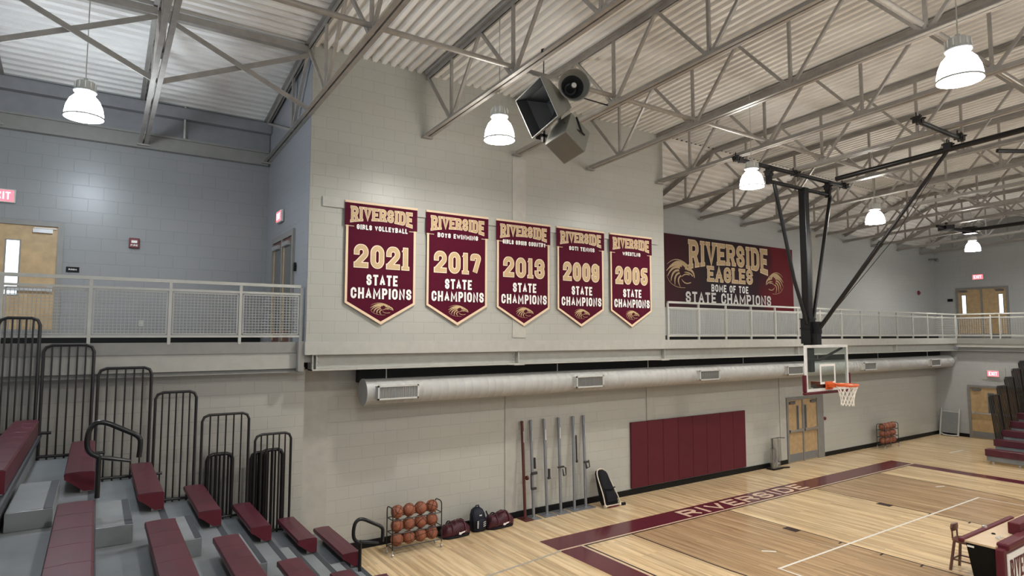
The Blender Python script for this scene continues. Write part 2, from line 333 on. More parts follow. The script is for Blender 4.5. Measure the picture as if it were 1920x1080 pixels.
def lettering(mb, text, fn, x0, x1, y0, h, sw, serif=0.0, warp=0.0, grow=0.0, gap=0.16):
    """block letters between x0..x1 (h high, baseline y0) in local 2D, strokes sw wide, mapped by fn"""
    adv = []; x = 0.0
    for ch in text:
        w = 0.32 if ch == ' ' else G[ch][2]; 
        if serif and ch == 'I': w = 0.30
        adv.append((x, w)); x += w+gap
    tot = x-gap; k = (x1-x0)/tot
    def place(px, py):
        t = (px-x0)/max(x1-x0,1e-6); v = (py-y0)/h
        if warp: py = y0+h*(1-(1-v)*(1+warp*((2*t-1)**2)))
        return fn(px, py)
    cnt = 0
    for ch, (a, w) in zip(text, adv):
        if ch == ' ': continue
        L0 = x0+a*k+sw/2; Wd = max(w*k-sw, 0.001); H = h-sw
        if ch == 'I' : L0 = x0+a*k; Wd = w*k
        mp = lambda p: (L0+p[0]*Wd, y0+sw/2+p[1]*H)
        for st in G[ch][0]:
            pts = [mp(p) for p in st]; cl = len(st) > 3 and st[0] == st[-1]
            if not cl:
                def ext(a_, b_):
                    d = Vector((a_[0]-b_[0], a_[1]-b_[1])); d.normalize(); ex = 1.0 if min(abs(d.x),abs(d.y)) < 0.05 else 0.12; d *= ex; return (a_[0]+d.x*(sw/2+grow/2), a_[1]+d.y*(sw/2+grow/2))
                pts = [ext(pts[0], pts[1])]+pts[1:-1]+[ext(pts[-1], pts[-2])]
            if ch in 'BCDGOPRSU0235679':
                def keep(p_): return ch in 'BDPR' and p_[0] < 0.01
                src = st if not cl else st[:-1]; pp = pts if not cl else pts[:-1]; nn_ = len(pp); out = []
                for i_ in range(nn_):
                    if (not cl and i_ in (0, nn_-1)) or keep(src[i_]): out.append(pp[i_]); continue
                    a_, b_, c_ = Vector(pp[i_-1]), Vector(pp[i_]), Vector(pp[(i_+1) % nn_])
                    d_ = min((a_-b_).length, (c_-b_).length)*0.46
                    p0 = b_+(a_-b_).normalized()*d_; p1 = b_+(c_-b_).normalized()*d_
                    for t_ in (0,0.25,0.5,0.75,1): q_ = p0*(1-t_)**2+b_*2*t_*(1-t_)+p1*t_*t_; out.append((q_.x,q_.y))
                pts = out
            cnt += 1
            mb.ribbon(pts, sw+grow, place, cl, lift=0.0003*(cnt % 6))
        if serif:
            for q in G[ch][1]:
                cx, cy = mp(q); yy = y0+h-sw*0.3 if q[1] > 0.5 else y0+sw*0.3
                e = serif*sw
                cnt += 1; mb.ribbon([(cx-sw/2-e-grow/2, yy),(cx+sw/2+e+grow/2, yy)], sw*0.6+grow, place, lift=0.0003*(cnt % 6))
    return mb
def eagle(mb, fn, cx, cy, w, h, flip=1):
    """eagle head emblem in profile, beak towards +x*flip: swept feathers, brow, hooked beak"""
    def f(x, y): return fn(cx+flip*x*w/2, cy+y*h/2)
    k_ = [0]
    def stroke(pts, ws): k_[0] += 1; mb.ribbon(pts, ws, f, lift=(0.0003*k_[0])*(1 if flip > 0 else -1))
    def arc(p0, p1, p2, w0, w1, n=9):
        P = []; Ws = []
        for i in range(n):
            t = i/(n-1); P.append(((1-t)**2*p0[0]+2*t*(1-t)*p1[0]+t*t*p2[0], (1-t)**2*p0[1]+2*t*(1-t)*p1[1]+t*t*p2[1]))
            Ws.append(w0+(w1-w0)*t if t > .3 else w0*(0.35+0.65*t/.3))
        stroke(P, Ws)
    arc((-0.95,0.45),(-0.2,1.25),(0.72,0.30),0.05,0.06)
    arc((-0.80,0.28),(-0.1,0.98),(0.45,0.34),0.16,0.24)
    arc((-1.0,0.02),(-0.55,0.62),(0.10,0.44),0.10,0.20)
    arc((-0.92,-0.30),(-0.62,0.42),(-0.05,0.30),0.10,0.16)
    arc((-0.70,-0.62),(-0.62,0.12),(-0.12,0.12),0.10,0.14)
    arc((-0.42,-0.85),(-0.50,-0.15),(-0.08,-0.05),0.09,0.12)
    arc((-0.05,-0.95),(-0.35,-0.45),(0.02,-0.22),0.07,0.10)
    arc((0.30,0.26),(0.95,0.30),(0.98,-0.30),0.26,0.05)
    arc((0.25,0.02),(0.70,0.05),(0.86,-0.22),0.10,0.08)
    arc((0.05,-0.30),(0.30,-0.02),(0.62,-0.14),0.07,0.07)
    arc((0.05,-0.45),(0.28,-0.85),(0.72,-0.62),0.07,0.06)
    arc((-1.0,-0.25),(-0.75,-1.1),(0.30,-1.0),0.03,0.03)
    return mb

# ================================================================== SETTING
YB = 11.2       # face of the banner wall
XB0, XB1 = 3.1, 12.35
YR = 13.6       # back wall of the right balcony
XR = 30.2       # lower end wall
XRU = 34.3      # upper end wall
def ztop(y, side='m'):
    if y <= 11.2: return 9.5+0.05*(11.2-y)
    return 9.5-(0.155 if side == 'l' else 0.46 if side == 'r' else 0.05)*(y-11.2)
def zbot(y): return 8.22+0.045*(11.1-y)

fl = MB().box(-7, 36, -9, 12.3, -0.2, 0)
floor = struct('floor', fl, 'wood_light')
def flat(pts, z): return [(x, y, z) for x, y in pts]
# stained areas outside the lane, inside the three-point arc
def arc3(side):
    cx, cy, r = 14.85, 7.65, 5.23
    xs = []
    for i in range(25):
        a = PI/2*i/24; xs.append((cx-side*r*math.cos(a), cy-r*math.sin(a)))
    return xs
for side, xl, nm in ((1, 12.83, 'stain_left'), (-1, 16.6, 'stain_right')):
    cx = 14.85; pts = [(cx-side*5.23, 9.8)]+[p for p in arc3(side) if side*(xl-p[0]) > 0]
    r = math.sqrt(5.23**2-(cx-xl)**2); pts += [(xl, 7.65-r), (xl, 9.8)]
    b = MB(); b.add(flat(pts, 0.0015), [tuple(range(len(pts)))])
    obj('stained_wood', b, 'wood_dark', floor)
b = MB()
b.add(flat([(12.83,5.0),(16.6,5.0),(16.6,2.0),(12.83,2.0)], 0.0014), [(0,1,2,3)])
def line(mbx, a, c, w, z):
    d = Vector((c[0]-a[0], c[1]-a[1])).normalized(); n = Vector((-d.y,d.x))*w/2
    mbx.add([(a[0]+n.x,a[1]+n.y,z),(c[0]+n.x,c[1]+n.y,z),(c[0]-n.x,c[1]-n.y,z),(a[0]-n.x,a[1]-n.y,z)], [(0,1,2,3)])
# maroon boundary
b = MB()
b.add(flat([(7.70,9.84),(22.45,9.84),(22.45,10.46),(7.70,10.46)], 0.003), [(0,1,2,3)]); obj('baseline_stripe', b, 'maroon_floor', floor)
b = MB(); b.add(flat([(7.70,9.78),(8.24,9.78),(8.24,-8),(7.70,-8)], 0.003), [(0,1,2,3)]); obj('sideline_stripe', b, 'maroon_floor', floor)
b = MB(); b.add(flat([(22.0,9.78),(22.5,9.78),(22.5,-8),(22.0,-8)], 0.003), [(0,1,2,3)]); obj('sideline_stripe', b, 'maroon_floor', floor)
b = MB(); line(b, (7.70,9.81), (22.45,9.81), 0.045, 0.0032); line(b, (8.26,9.8), (8.26,-8), 0.035, 0.0032); line(b, (21.97,9.8),(21.97,-8),0.035,0.0032)
line(b, (12.2,9.7),(12.35,6.9),0.022,0.003)
obj('court_line', b, 'line_cream', floor)
b = MB(); line(b, (8.3,9.76),(22.0,9.76),0.04,0.0033); line(b, (8.33,9.76),(8.33,-8),0.04,0.0033)
line(b, (12.83,9.78),(12.83,4.2),0.034,0.0034); line(b, (16.6,9.78),(16.6,4.2),0.034,0.0034); line(b, (12.83,4.2),(16.6,4.2),0.034,0.0034)
for side in (1,-1):
    pp = [(14.85-side*5.23, 9.78)]+arc3(side); b.ribbon(pp, 0.034, lambda x, y: (x,y,0.0034))
for cx, cy in ((12.83,8.05),(16.6,7.9)): b.add(flat([(cx-0.2,cy-0.16),(cx+0.03,cy-0.16),(cx+0.03,cy+0.16),(cx-0.2,cy+0.16)],0.0036),[(0,1,2,3)])
for cx, cy in ((12.83,7.0),(12.83,6.2),(12.83,5.5),(16.6,6.9),(16.6,6.1)): line(b,(cx-0.15,cy-0.01),(cx+0.02,cy+0.01),0.035,0.0036)
obj('court_line', b, 'line_black', floor)
b = MB(); line(b, (10.42,6.87),(19.28,6.87),0.046,0.004); line(b,(10.45,6.87),(10.45,-6),0.04,0.004); line(b,(19.25,6.87),(19.45,-6),0.035,0.004)
line(b,(11.0,7.6),(11.2,7.42),0.06,0.004); line(b,(19.6,8.0),(19.9,7.9),0.05,0.004); line(b,(25.6,9.95),(26.6,9.9),0.06,0.004)
obj('court_line', b, 'line_white', floor)
b = MB(); line(b,(4.6,9.05),(8.0,10.0),0.05,0.0042) if False else None
line(b,(5.2,9.4),(7.72,9.78),0.05,0.004); obj('court_line', b, 'line_grey', floor)
b = MB(); lettering(b, 'RIVERSIDE', lambda x, y: (x,y,0.0045), 11.62, 16.6, 9.90, 0.46, 0.10, gap=0.14); obj('floor_lettering', b, 'line_cream', floor)

# walls
b = MB().box(XB0, XB1, YB, 14.7, 4.0, 10.3); struct('wall_banner', b, 'banner_wall')
b = MB().box(-7, XB0, 14.5, 14.7, 3.9, 10.3); struct('wall_left_upper', b, 'left_wall')
b = MB().box(XB0-0.006, XB0, YB+0.012, 14.5, 4.0, 9.6); struct('wall_return', b, 'return_wall')
b = MB().box(-7, 3.22, 11.65, 12.3, 0, 3.62); struct('wall_left_lower', b, 'left_lower_wall')
b = MB().box(3.22, 36, 12.1, 12.3, 0, 4.0); struct('wall_lower', b, 'lower_wall')
b = MB().box(XB1, XRU+0.2, YR, YR+0.2, 3.9, 10.3); struct('wall_right_back', b, 'eagles_wall')
b = MB().box(XRU, XRU+0.2, -9, YR, 3.9, 10.3); struct('wall_right_upper', b, 'right_wall')
b = MB().box(XR, XR+0.2, -9, 12.1, 0, 3.62); struct('wall_right_lower', b, 'right_wall')
# balcony floors
b = MB().box(-7, XB0, YB+0.15, 14.5, 3.62, 4.03); struct('floor_balcony_left', b, 'steel_paint')
b = MB().box(XB0, XRU, YB+0.13, YR, 3.72, 4.0); struct('floor_balcony_right', b, 'steel_paint')
b = MB().box(XR-0.2, XRU, -9, YB+0.13, 3.72, 4.0); struct('floor_balcony_end', b, 'steel_paint')
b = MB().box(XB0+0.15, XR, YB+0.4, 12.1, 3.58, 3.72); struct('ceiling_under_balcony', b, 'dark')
b = MB().box(4.35, XR-0.02, 11.9, 12.1, 3.27, 3.58); struct('trim_gap_shade', b, 'dark')  # near-black box: shade of the gap above the duct as colour
# pilasters and joints
b = MB().box(3.24, 3.80, 12.07, 12.1, 0, 3.6); struct('trim_1', b, 'plain_wall')
b = MB().box(7.92, 8.22, 12.075, 12.1, 0.12, 3.6); struct('trim_2', b, 'plain_wall')
b = MB().box(12.53, 12.86, 12.075, 12.1, 1.9, 3.6); struct('trim_3', b, 'plain_wall')
b = MB().box(18.66, 19.0, 12.075, 12.1, 0.12, 3.6); struct('trim_4', b, 'plain_wall')
b = MB().box(7.52, 7.87, YB-0.02, YB, 4.16, 8.15); struct('trim_5', b, 'plain_wall')
b = MB().box(23.3, 23.65, YR-0.12, YR, 4.0, 8.3); struct('trim_6', b, 'plain_wall')
# fascia bands and I-beams
b = MB().box(XB0-0.02, XR-0.2, YB-0.03, YB+0.14, 3.86, 4.09); struct('trim_7', b, 'steel_paint')
b = MB()
b.box(XB0+0.12, XR-0.2, YB+0.12, YB+0.16, 3.6, 3.87); b.box(XB0+0.12, XR-0.2, YB-0.02, YB+0.30, 3.57, 3.60); b.box(XB0+0.12, XR-0.2, YB+0.02, YB+0.28, 3.845, 3.86)
b.box(XB0+0.12, XB0+0.14, YB, YB+0.28, 3.57, 3.86)
for x in (3.3, 7.70, 12.32, 18.4, 24.8): b.box(x-0.012, x+0.012, YB, YB+0.14, 3.6, 3.86)
for x in (7.70, 12.32):
    b.box(x-0.14, x+0.14, YB-0.025, YB+0.3, 3.555, 3.575)
beam = struct('trim_8', b, 'steel_paint', bevel=0.004)
b = MB(smooth=True)
for x in (3.34, 7.63, 12.25):
    for k in range(6): b.lathe([(0.013,0),(0.013,0.014),(0.005,0.018)], (x+0.02*(k % 2), YB+0.118, 3.63+0.037*k), 8, (0,-1,0))
obj('bolts', b, 'vent_frame', beam)
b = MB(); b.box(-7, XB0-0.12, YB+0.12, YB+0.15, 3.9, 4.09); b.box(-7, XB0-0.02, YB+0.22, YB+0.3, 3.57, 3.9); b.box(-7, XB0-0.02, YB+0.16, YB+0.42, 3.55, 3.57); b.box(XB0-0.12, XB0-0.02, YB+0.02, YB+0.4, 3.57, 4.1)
struct('trim_9', b, 'steel_dark')
b = MB(); b.box(-7, XB0-0.06, 14.36, 14.5, 8.00, 8.02); b.box(-7, XB0-0.06, 14.38, 14.42, 8.02, 8.27); b.box(-7, XB0-0.06, 14.33, 14.5, 8.27, 8.31); struct('trim_10', b, 'frame')
b = MB().box(-7, XB0-0.02, 14.46, 14.5, 8.3, 9.3); struct('trim_11', b, 'upper_band')
b = MB(); b.box(-7, XB0-0.02, 14.3, 14.46, 8.72, 8.95); struct('trim_12', b, 'upper_band')
b = MB().box(-7, 3.22, 11.60, 11.65, 3.50, 3.56); struct('trim_13', b, 'steel_paint')
b = MB(); b.box(XR-0.23, XR-0.2, -9, YB-0.03, 3.86, 4.09); b.box(XR-0.12, XR-0.08, -9, YB-0.03, 3.6, 3.86); b.box(XR-0.2,XR,-9,YB-0.03,3.57,3.6); struct('trim_14', b, 'steel_dark')
# baseboards
b = MB(); b.box(3.24, 19.0, 12.06, 12.1, 0, 0.14); struct('baseboard_lower_left', b, 'black_base')
b = MB(); b.box(21.22, XR, 12.06, 12.1, 0, 0.14); struct('baseboard_lower_right', b, 'black_base')
b = MB(); b.box(XR-0.035, XR, 10.97, 12.06, 0, 0.14); struct('baseboard_end', b, 'black_base')

# ------------------------------------------------------------------ roof deck (corrugated)
def deck(along, a0, a1, breaks, zf, x0=None, x1=None, pitch=0.19, dep=0.085):
    mb = MB()
    prof = [(0,0),(0.42,0),(0.54,1),(0.88,1)]
    if along == 'Y':           # ribs run along Y; profile across X from a0..a1
        xs = []; x = a0
        while x < a1:
            for t, h in prof: xs.append((min(x+t*pitch,a1), h*dep))
            x += pitch
        xs.append((a1,0)); n = len(xs)
        for y in breaks: mb.v += [(x, y, zf(y)+h) for x, h in xs]
        for k in range(len(breaks)-1):
            for i in range(n-1): mb.f.append((k*n+i, k*n+i+1, (k+1)*n+i+1, (k+1)*n+i))
    else:                      # ribs run along X; profile across Y
        ys = []; y = a0
        while y < a1:
            for t, h in prof: ys.append((min(y+t*pitch,a1), h*dep))
            y += pitch
        ys.append((a1,0)); n = len(ys)
        for x in (x0, x1): mb.v += [(x, y, zf(y)+h) for y, h in ys]
        for i in range(n-1): mb.f.append((i, i+1, n+i+1, n+i))
    return mb
c0 = struct('ceiling', deck('Y', XB0, XRU+0.2, [-9, 0, 11.2], lambda y: ztop(y)+0.03), 'deck', recalc=False)
struct('ceiling_left', deck('X', -9, 14.5, None, lambda y: ztop(y,'l')+0.03, -7, XB0, 0.20, 0.085), 'deck', recalc=False)
struct('ceiling_right', deck('X', 11.2, 13.62, None, lambda y: ztop(y,'r')+0.03, XB1, XRU+0.2), 'deck', recalc=False)
b = MB(); b.add([(-7,-9,10.8),(35,-9,10.8),(35,14.7,10.35),(-7,14.7,10.35)], [(0,1,2,3)]); struct('ceiling_roof_top', b, 'dark', recalc=False)

# ------------------------------------------------------------------ roof trusses
def chord(mb, a, b, up):
    a = Vector(a); b = Vector(b)
    for s in (-1, 1):
        off = Vector((s*0.050, 0, 0)); mb.bar(a+off, b+off, 0.07, 0.012)
        o2 = Vector((s*0.021, 0, up*0.045)); mb.bar(a+o2, b+o2, 0.012, 0.08)
def make_truss(x, side, yend, label):
    r = thing('roof_truss', (x, yend, zbot(yend)), label, 'roof truss', 'steel roof trusses')
    y0 = -5.0
    br = [yend]+([11.2] if yend > 11.3 else [])+[y0]
    m = MB()
    for a, c in zip(br[:-1], br[1:]): chord(m, (x,a,zbot(a)), (x,c,zbot(c)), 1)
    m.bar((x,yend-0.02,zbot(yend)),(x,yend-0.02,zbot(yend)-0.03),0.22,0.1,(0,1,0))
    obj('bottom_chord', m, 'truss', r)
    m = MB()
    for a, c in zip(br[:-1], br[1:]): chord(m, (x,a,ztop(a,side)-0.012), (x,c,ztop(c,side)-0.012), -1)
    obj('top_chord', m, 'truss', r)
    ys = []; y = 10.116
    while y+2.1 < yend-0.6: y += 2.1
    while y > y0: ys.append(y); y -= 2.1
    for i, y in enumerate(ys):
        yl = min(y+1.05, yend-0.05) if i else yend-0.04; yr = y-1.05
        B = (x, y, zbot(y)+0.06)
        for t, nm in ((yl,'web_diagonal'),(y,'web_vertical'),(yr,'web_diagonal')):
            if t < y0: continue
            top = ztop(t,side)-0.05
            if top-zbot(y) < 0.25: continue
            m = MB(); bb = (x, y+(0.05 if t > y else -0.05 if t < y else 0), zbot(y)+0.06)
            m.bar(bb, (x, t, top), 0.05, 0.05, (1,0,0)); obj(nm, m, 'truss', r)
    for y in ys: m = MB().box(x-0.012, x+0.012, y-0.12, y+0.12, zbot(y)+0.02, zbot(y)+0.13); obj('gusset_plate', m, 'truss', r)
    return r
ordw = ['first','second','third','fourth','fifth','sixth','seventh','eighth','ninth','tenth']
t_l = make_truss(0.62, 'l', 14.4, 'grey steel truss over the left balcony, crossed by bracing bars on both sides')
dup(t_l, (-1.7, 14.4, zbot(14.4)), 'grey steel truss at the far left edge over the balcony')
dup(t_l, (XB0-0.09, 14.4, zbot(14.4)), 'grey steel truss running past the left end of the banner wall')
t_m = make_truss(5.40, 'm', 11.15, 'grey steel truss meeting the banner wall nearest its left end')
for x, lb in ((7.60,'grey steel truss behind the loudspeakers, meeting the banner wall above its pilaster'),(9.75,'grey steel truss meeting the banner wall just right of the loudspeakers'),(12.15,'grey steel truss meeting the right end of the banner wall')):
    dup(t_m, (x, 11.15, zbot(11.15)), lb)
xs_r = [14.45+2.3*i for i in range(9)]
t_r = make_truss(xs_r[0], 'r', 13.55, 'grey steel truss, first right of the banner wall')
for i, x in enumerate(xs_r[1:]):
    dup(t_r, (x, 13.55, zbot(13.55)), 'grey steel truss, %s to the right of the banner wall' % ordw[i+1])
for y, lb in ((7.92,'grey bridging tube tying the trusses, line nearer the banner wall'),(3.76,'grey bridging tube tying the trusses, line nearer the camera')):
    m = MB(smooth=True); m.tube([(-6.5,y+0.1,zbot(y)+0.17),(XRU-0.1,y+0.1,zbot(y)+0.17)], 0.042, 10); o = obj('bridging_tube', m, 'truss'); tag(o, lb, 'bridging')
# strut and cross bracing of the left bays, in the plane of the banner wall
YX = 11.16
m = MB(); m.bar((-6.5,YX,ztop(YX)-0.10),(XB0,YX,ztop(YX)-0.10),0.12,0.12); tag(obj('roof_strut', m, 'truss'), 'grey strut under the left roof deck joining the trusses', 'strut')
for x0, x1, w in ((-1.7,0.62,'left of the balcony truss, behind the hanging lamp'),(0.62,XB0,'between the balcony truss and the banner wall')):
    m = MB(); m.bar((x0,YX,zbot(YX)+0.03),(x1,YX,ztop(YX)-0.15),0.02,0.085); tag(obj('cross_brace', m, 'truss'), 'grey brace bar rising to the right, '+w, 'brace', 'cross braces')
    m = MB(); m.bar((x0,YX-0.06,ztop(YX)-0.15),(x1,YX-0.06,zbot(YX)+0.03),0.02,0.085); tag(obj('cross_brace', m, 'truss'), 'grey brace bar falling to the right, '+w, 'brace', 'cross braces')
m = MB(); m.bar((1.35,14.35,8.3),(1.35,14.35,9.0),0.035,0.035); tag(obj('hanger_rod', m, 'rail'), 'thin pale hanger rod above the ledge on the left balcony wall', 'rod')

# ------------------------------------------------------------------ pendant lamps
def make_lamp(loc, label, mat_):
    x, y, z = loc; r = thing('pendant_lamp', loc, label, 'lamp', 'dome pendant lamps')
    m = MB(smooth=True); m.lathe([(0.258,0.0),(0.252,0.06),(0.235,0.16),(0.195,0.26),(0.14,0.325),(0.09,0.345)], loc, 28, cap=False)
    dome = obj('dome_shade', m, mat_, r)
    m = MB(smooth=True); m.lathe([(0.245,0.004),(0.245,0.010)], loc, 24); obj('lens', m, mat_.replace('lamp','lens'), r)
    m = MB(smooth=True); m.lathe([(0.256,-0.012),(0.268,-0.012),(0.268,0.012),(0.256,0.012),(0.256,-0.012)], loc, 28, cap=False); obj('rim_ring', m, 'steel', r)
    m = MB(smooth=True); m.lathe([(0.085,0.345),(0.10,0.375),(0.15,0.385),(0.155,0.40),(0.12,0.405)], loc, 24); obj('collar', m, 'steel', r)
    m = MB(smooth=True); m.lathe([(0.11,0.402),(0.135,0.42),(0.135,0.52),(0.115,0.55),(0.04,0.56)], loc, 16)
    for k in range(12):
        a = 2*PI*k/12; c, s = math.cos(a), math.sin(a); m.bar((x+0.14*c,y+0.14*s,z+0.425),(x+0.14*c,y+0.14*s,z+0.525),0.012,0.02)
    h = obj('ballast_housing', m, 'vent_frame', r)
    m = MB(smooth=True); m.tube([(x,y,z+0.555),(x,y,ztop(min(y,11.2))+0.03)], 0.008, 6); m.lathe([(0.03,0),(0.03,0.05)], (x,y,z+0.555), 10); obj('suspension_rod', m, 'rail', r)
    return r
L0 = make_lamp((5.50,8.58,7.5), 'glowing dome pendant lamp in front of the banner wall', 'lamp_warm')
for loc, lb in (((9.09,3.20,7.5),'largest glowing dome lamp, at the upper right under the trusses'),
                ((11.93,8.23,7.5),'glowing dome lamp beside the top of the basketball backstop frame'),
                ((18.84,8.94,7.5),'glowing dome lamp right of the backstop mast, in line with its brace'),
                ((28.24,9.82,7.5),'smallest glowing dome lamp, near the far right end wall'),
                ((2.2,3.2,7.5),'added dome fill lamp above the front of the left bleachers, outside the frame'),  # from here on: unseen lamps added to brighten court and walls
                ((16.2,3.2,7.5),'added dome fill lamp above mid court, outside the frame'),
                ((23.4,3.4,7.5),'added dome fill lamp above the right of the court, outside the frame'),
                ((30.0,3.3,7.5),'added dome fill lamp above the far right bleachers, outside the frame'),
                ((2.5,-2.8,7.5),'added dome fill lamp behind the camera above the left bleachers, outside the frame'),
                ((9.0,-2.8,7.5),'added dome fill lamp behind the camera above the near left court, outside the frame'),
                ((16.0,-2.8,7.5),'added dome fill lamp behind the camera above the near middle court, outside the frame'),
                ((23.0,-2.8,7.5),'added dome fill lamp behind the camera above the near right court, outside the frame')):
    dup(L0, loc, lb)
make_lamp((-0.30,11.2,7.5), 'cool white dome lamp over the left balcony edge', 'lamp_cool')

# ------------------------------------------------------------------ balcony railings
def railing(name, pts, label, posts, axis, zb=4.06, fine=0.085):
    """posts: coordinates along axis; pts: fixed coordinate"""
    c = pts
    P = (lambda t, z, o=0: (t, c+o, z)) if axis == 'x' else (lambda t, z, o=0: (c+o, t, z))
    r = thing(name, P(posts[0], zb), label, 'railing')
    a, e = posts[0], posts[-1]
    for nm, z, rr in (('top_rail', zb+1.02, 0.026),('mid_rail', zb+0.88, 0.018),('bottom_rail', zb+0.13, 0.018)):
        m = MB(); m.bar(P(a,z), P(e,z), rr*2, rr*2); obj(nm, m, 'rail', r)
    for t in posts:
        m = MB(); m.bar(P(t,zb), P(t,zb+1.0), 0.045, 0.045); obj('post', m, 'rail', r)
    for t0, t1 in zip(posts[:-1], posts[1:]):
        lo, hi = min(t0,t1)+0.045, max(t0,t1)-0.045
        if hi-lo < 0.25: continue
        m = MB()
        for z in (zb+0.17, zb+0.84): m.bar(P(lo,z), P(hi,z), 0.022, 0.022)
        for t in (lo, hi): m.bar(P(t,zb+0.17), P(t,zb+0.84), 0.022, 0.022)
        n = int((hi-lo)/fine); k = int(0.67/fine)
        for i in range(1,n): t = lo+(hi-lo)*i/n; m.bar(P(t,zb+0.17), P(t,zb+0.84), 0.008, 0.008)
        for i in range(1,k+1): z = zb+0.17+0.67*i/(k+1); m.bar(P(lo,z,-0.006), P(hi,z,-0.006), 0.009, 0.009)
        obj('mesh_panel', m, 'mesh', r)
    return r
railing('balcony_railing', 11.33, 'grey mesh balcony railing in front of the left balcony', [-4.3,-3.25,-2.2,-1.15,-0.10,0.965,2.02,3.03], 'x', fine=0.05)
railing('balcony_railing', 11.2, 'long grey mesh railing under the wide eagles sign', [12.45,13.67,14.84,16.0,17.2,18.4,19.68,21.0,22.3,23.6,24.9,26.15,27.4,28.7,29.95], 'x', zb=4.06, fine=0.075)
railing('balcony_railing', 29.97, 'grey mesh railing of the end balcony before the upper double doors', [11.18,9.95,9.65,8.4,7.2,6.0,4.8,3.6], 'y', fine=0.08)
b = MB().box(-7,XB0-0.1,14.44,14.5,4.03,4.17); struct('baseboard_balcony_left', b, 'black_base')
b = MB().box(XB1,XRU,YR-0.05,YR,4.0,4.2); struct('baseboard_balcony_right', b, 'black_base')

# ------------------------------------------------------------------ doors
def door_pair(n, P, w0, w1, z0, z1, leaves, win, lit='window_dim', closer=True, kick=True, jr=0.0):
    """P(t, d, z): t along the wall, d out of the wall towards the room"""
    def bx(mb, t0, t1, d0, d1, za, zb_):
        p = [P(t0,d0,za),P(t1,d0,za),P(t1,d1,za),P(t0,d1,za),P(t0,d0,zb_),P(t1,d0,zb_),P(t1,d1,zb_),P(t0,d1,zb_)]; mb.hexa(p)
    m = MB(); f = 0.09
    bx(m, w0, w0+f, -0.02, 0.05, z0, z1); bx(m, w1-f-jr, w1, -0.02, 0.05, z0, z1); bx(m, w0+f, w1-f-jr, -0.02, 0.05, z1-f, z1)
    inner = w1-w0-2*f-jr; lw = inner/leaves
    if leaves == 2: bx(m, w0+f+lw-0.035, w0+f+lw+0.035, -0.02, 0.045, z0, z1-f)
    d = struct('door_%d' % n, m, 'frame')
    for i in range(leaves):
        a = w0+f+lw*i+(0.035 if i == 1 else 0.0); e = w0+f+lw*(i+1)-(0.035 if (i == 0 and leaves == 2) else 0.0)
        m = MB(); bx(m, a, e, -0.01, 0.015, z0+0.01, z1-f); lf = obj('door_leaf', m, 'oak', d)
        for (u0, u1, q0, q1) in [win[i]]:
            wa, wb = a+(e-a)*u0, a+(e-a)*u1; za, zb_ = z0+(z1-z0)*q0, z0+(z1-z0)*q1
            m = MB(); bx(m, wa-0.025, wb+0.025, 0.012, 0.022, za-0.025, zb_+0.025); obj('window_frame', m, 'frame', lf)
            m = MB(); bx(m, wa, wb, 0.016, 0.026, za, zb_); obj('window_pane', m, lit, lf)
        m = MB(); bx(m, a+0.04, e-0.04, 0.05, 0.085, z0+1.0, z0+1.06); bx(m, a+0.04, a+0.12, 0.015, 0.07, z0+0.98, z0+1.08); bx(m, e-0.12, e-0.04, 0.015, 0.07, z0+0.98, z0+1.08); obj('push_bar', m, 'steel', lf)
        if kick: m = MB(); bx(m, a+0.02, e-0.02, 0.014, 0.02, z0+0.03, z0+0.28); obj('kick_plate', m, 'board_grey', lf)
        if closer:
            c0_ = a+0.08 if i == 0 else e-0.38
            m = MB(); bx(m, c0_, c0_+0.3, 0.015, 0.07, z1-f-0.13, z1-f-0.06); bx(m, c0_+0.02, c0_+0.36, 0.05, 0.062, z1-f-0.05, z1-f-0.035); obj('door_closer', m, 'steel' if n == 1 else 'grille', lf)
    return d
PX = lambda Y: (lambda t, d, z: (t, Y-d, z))       # wall facing -Y
PYn = lambda X: (lambda t, d, z: (X-d, t, z))      # wall facing -X
door_pair(1, PX(14.5), -2.62, -0.60, 4.03, 6.34, 2, [(0.62,0.82,0.42,0.82),(0.15,0.36,0.40,0.83)], 'window_lit')
door_pair(2, PX(12.1), 19.02, 21.2, 0.0, 2.14, 2, [(0.62,0.74,0.50,0.86),(0.10,0.22,0.50,0.86)], 'window_dim', jr=0.30)
door_pair(3, PYn(XRU), 10.65, 12.72, 4.0, 6.46, 2, [(0.14,0.30,0.5,0.85),(0.66,0.82,0.5,0.85)], 'window_lit')
door_pair(4, PYn(XR), 8.8, 10.95, 0.0, 2.16, 2, [(0.15,0.33,0.52,0.86),(0.16,0.36,0.50,0.86)], 'window_dim')
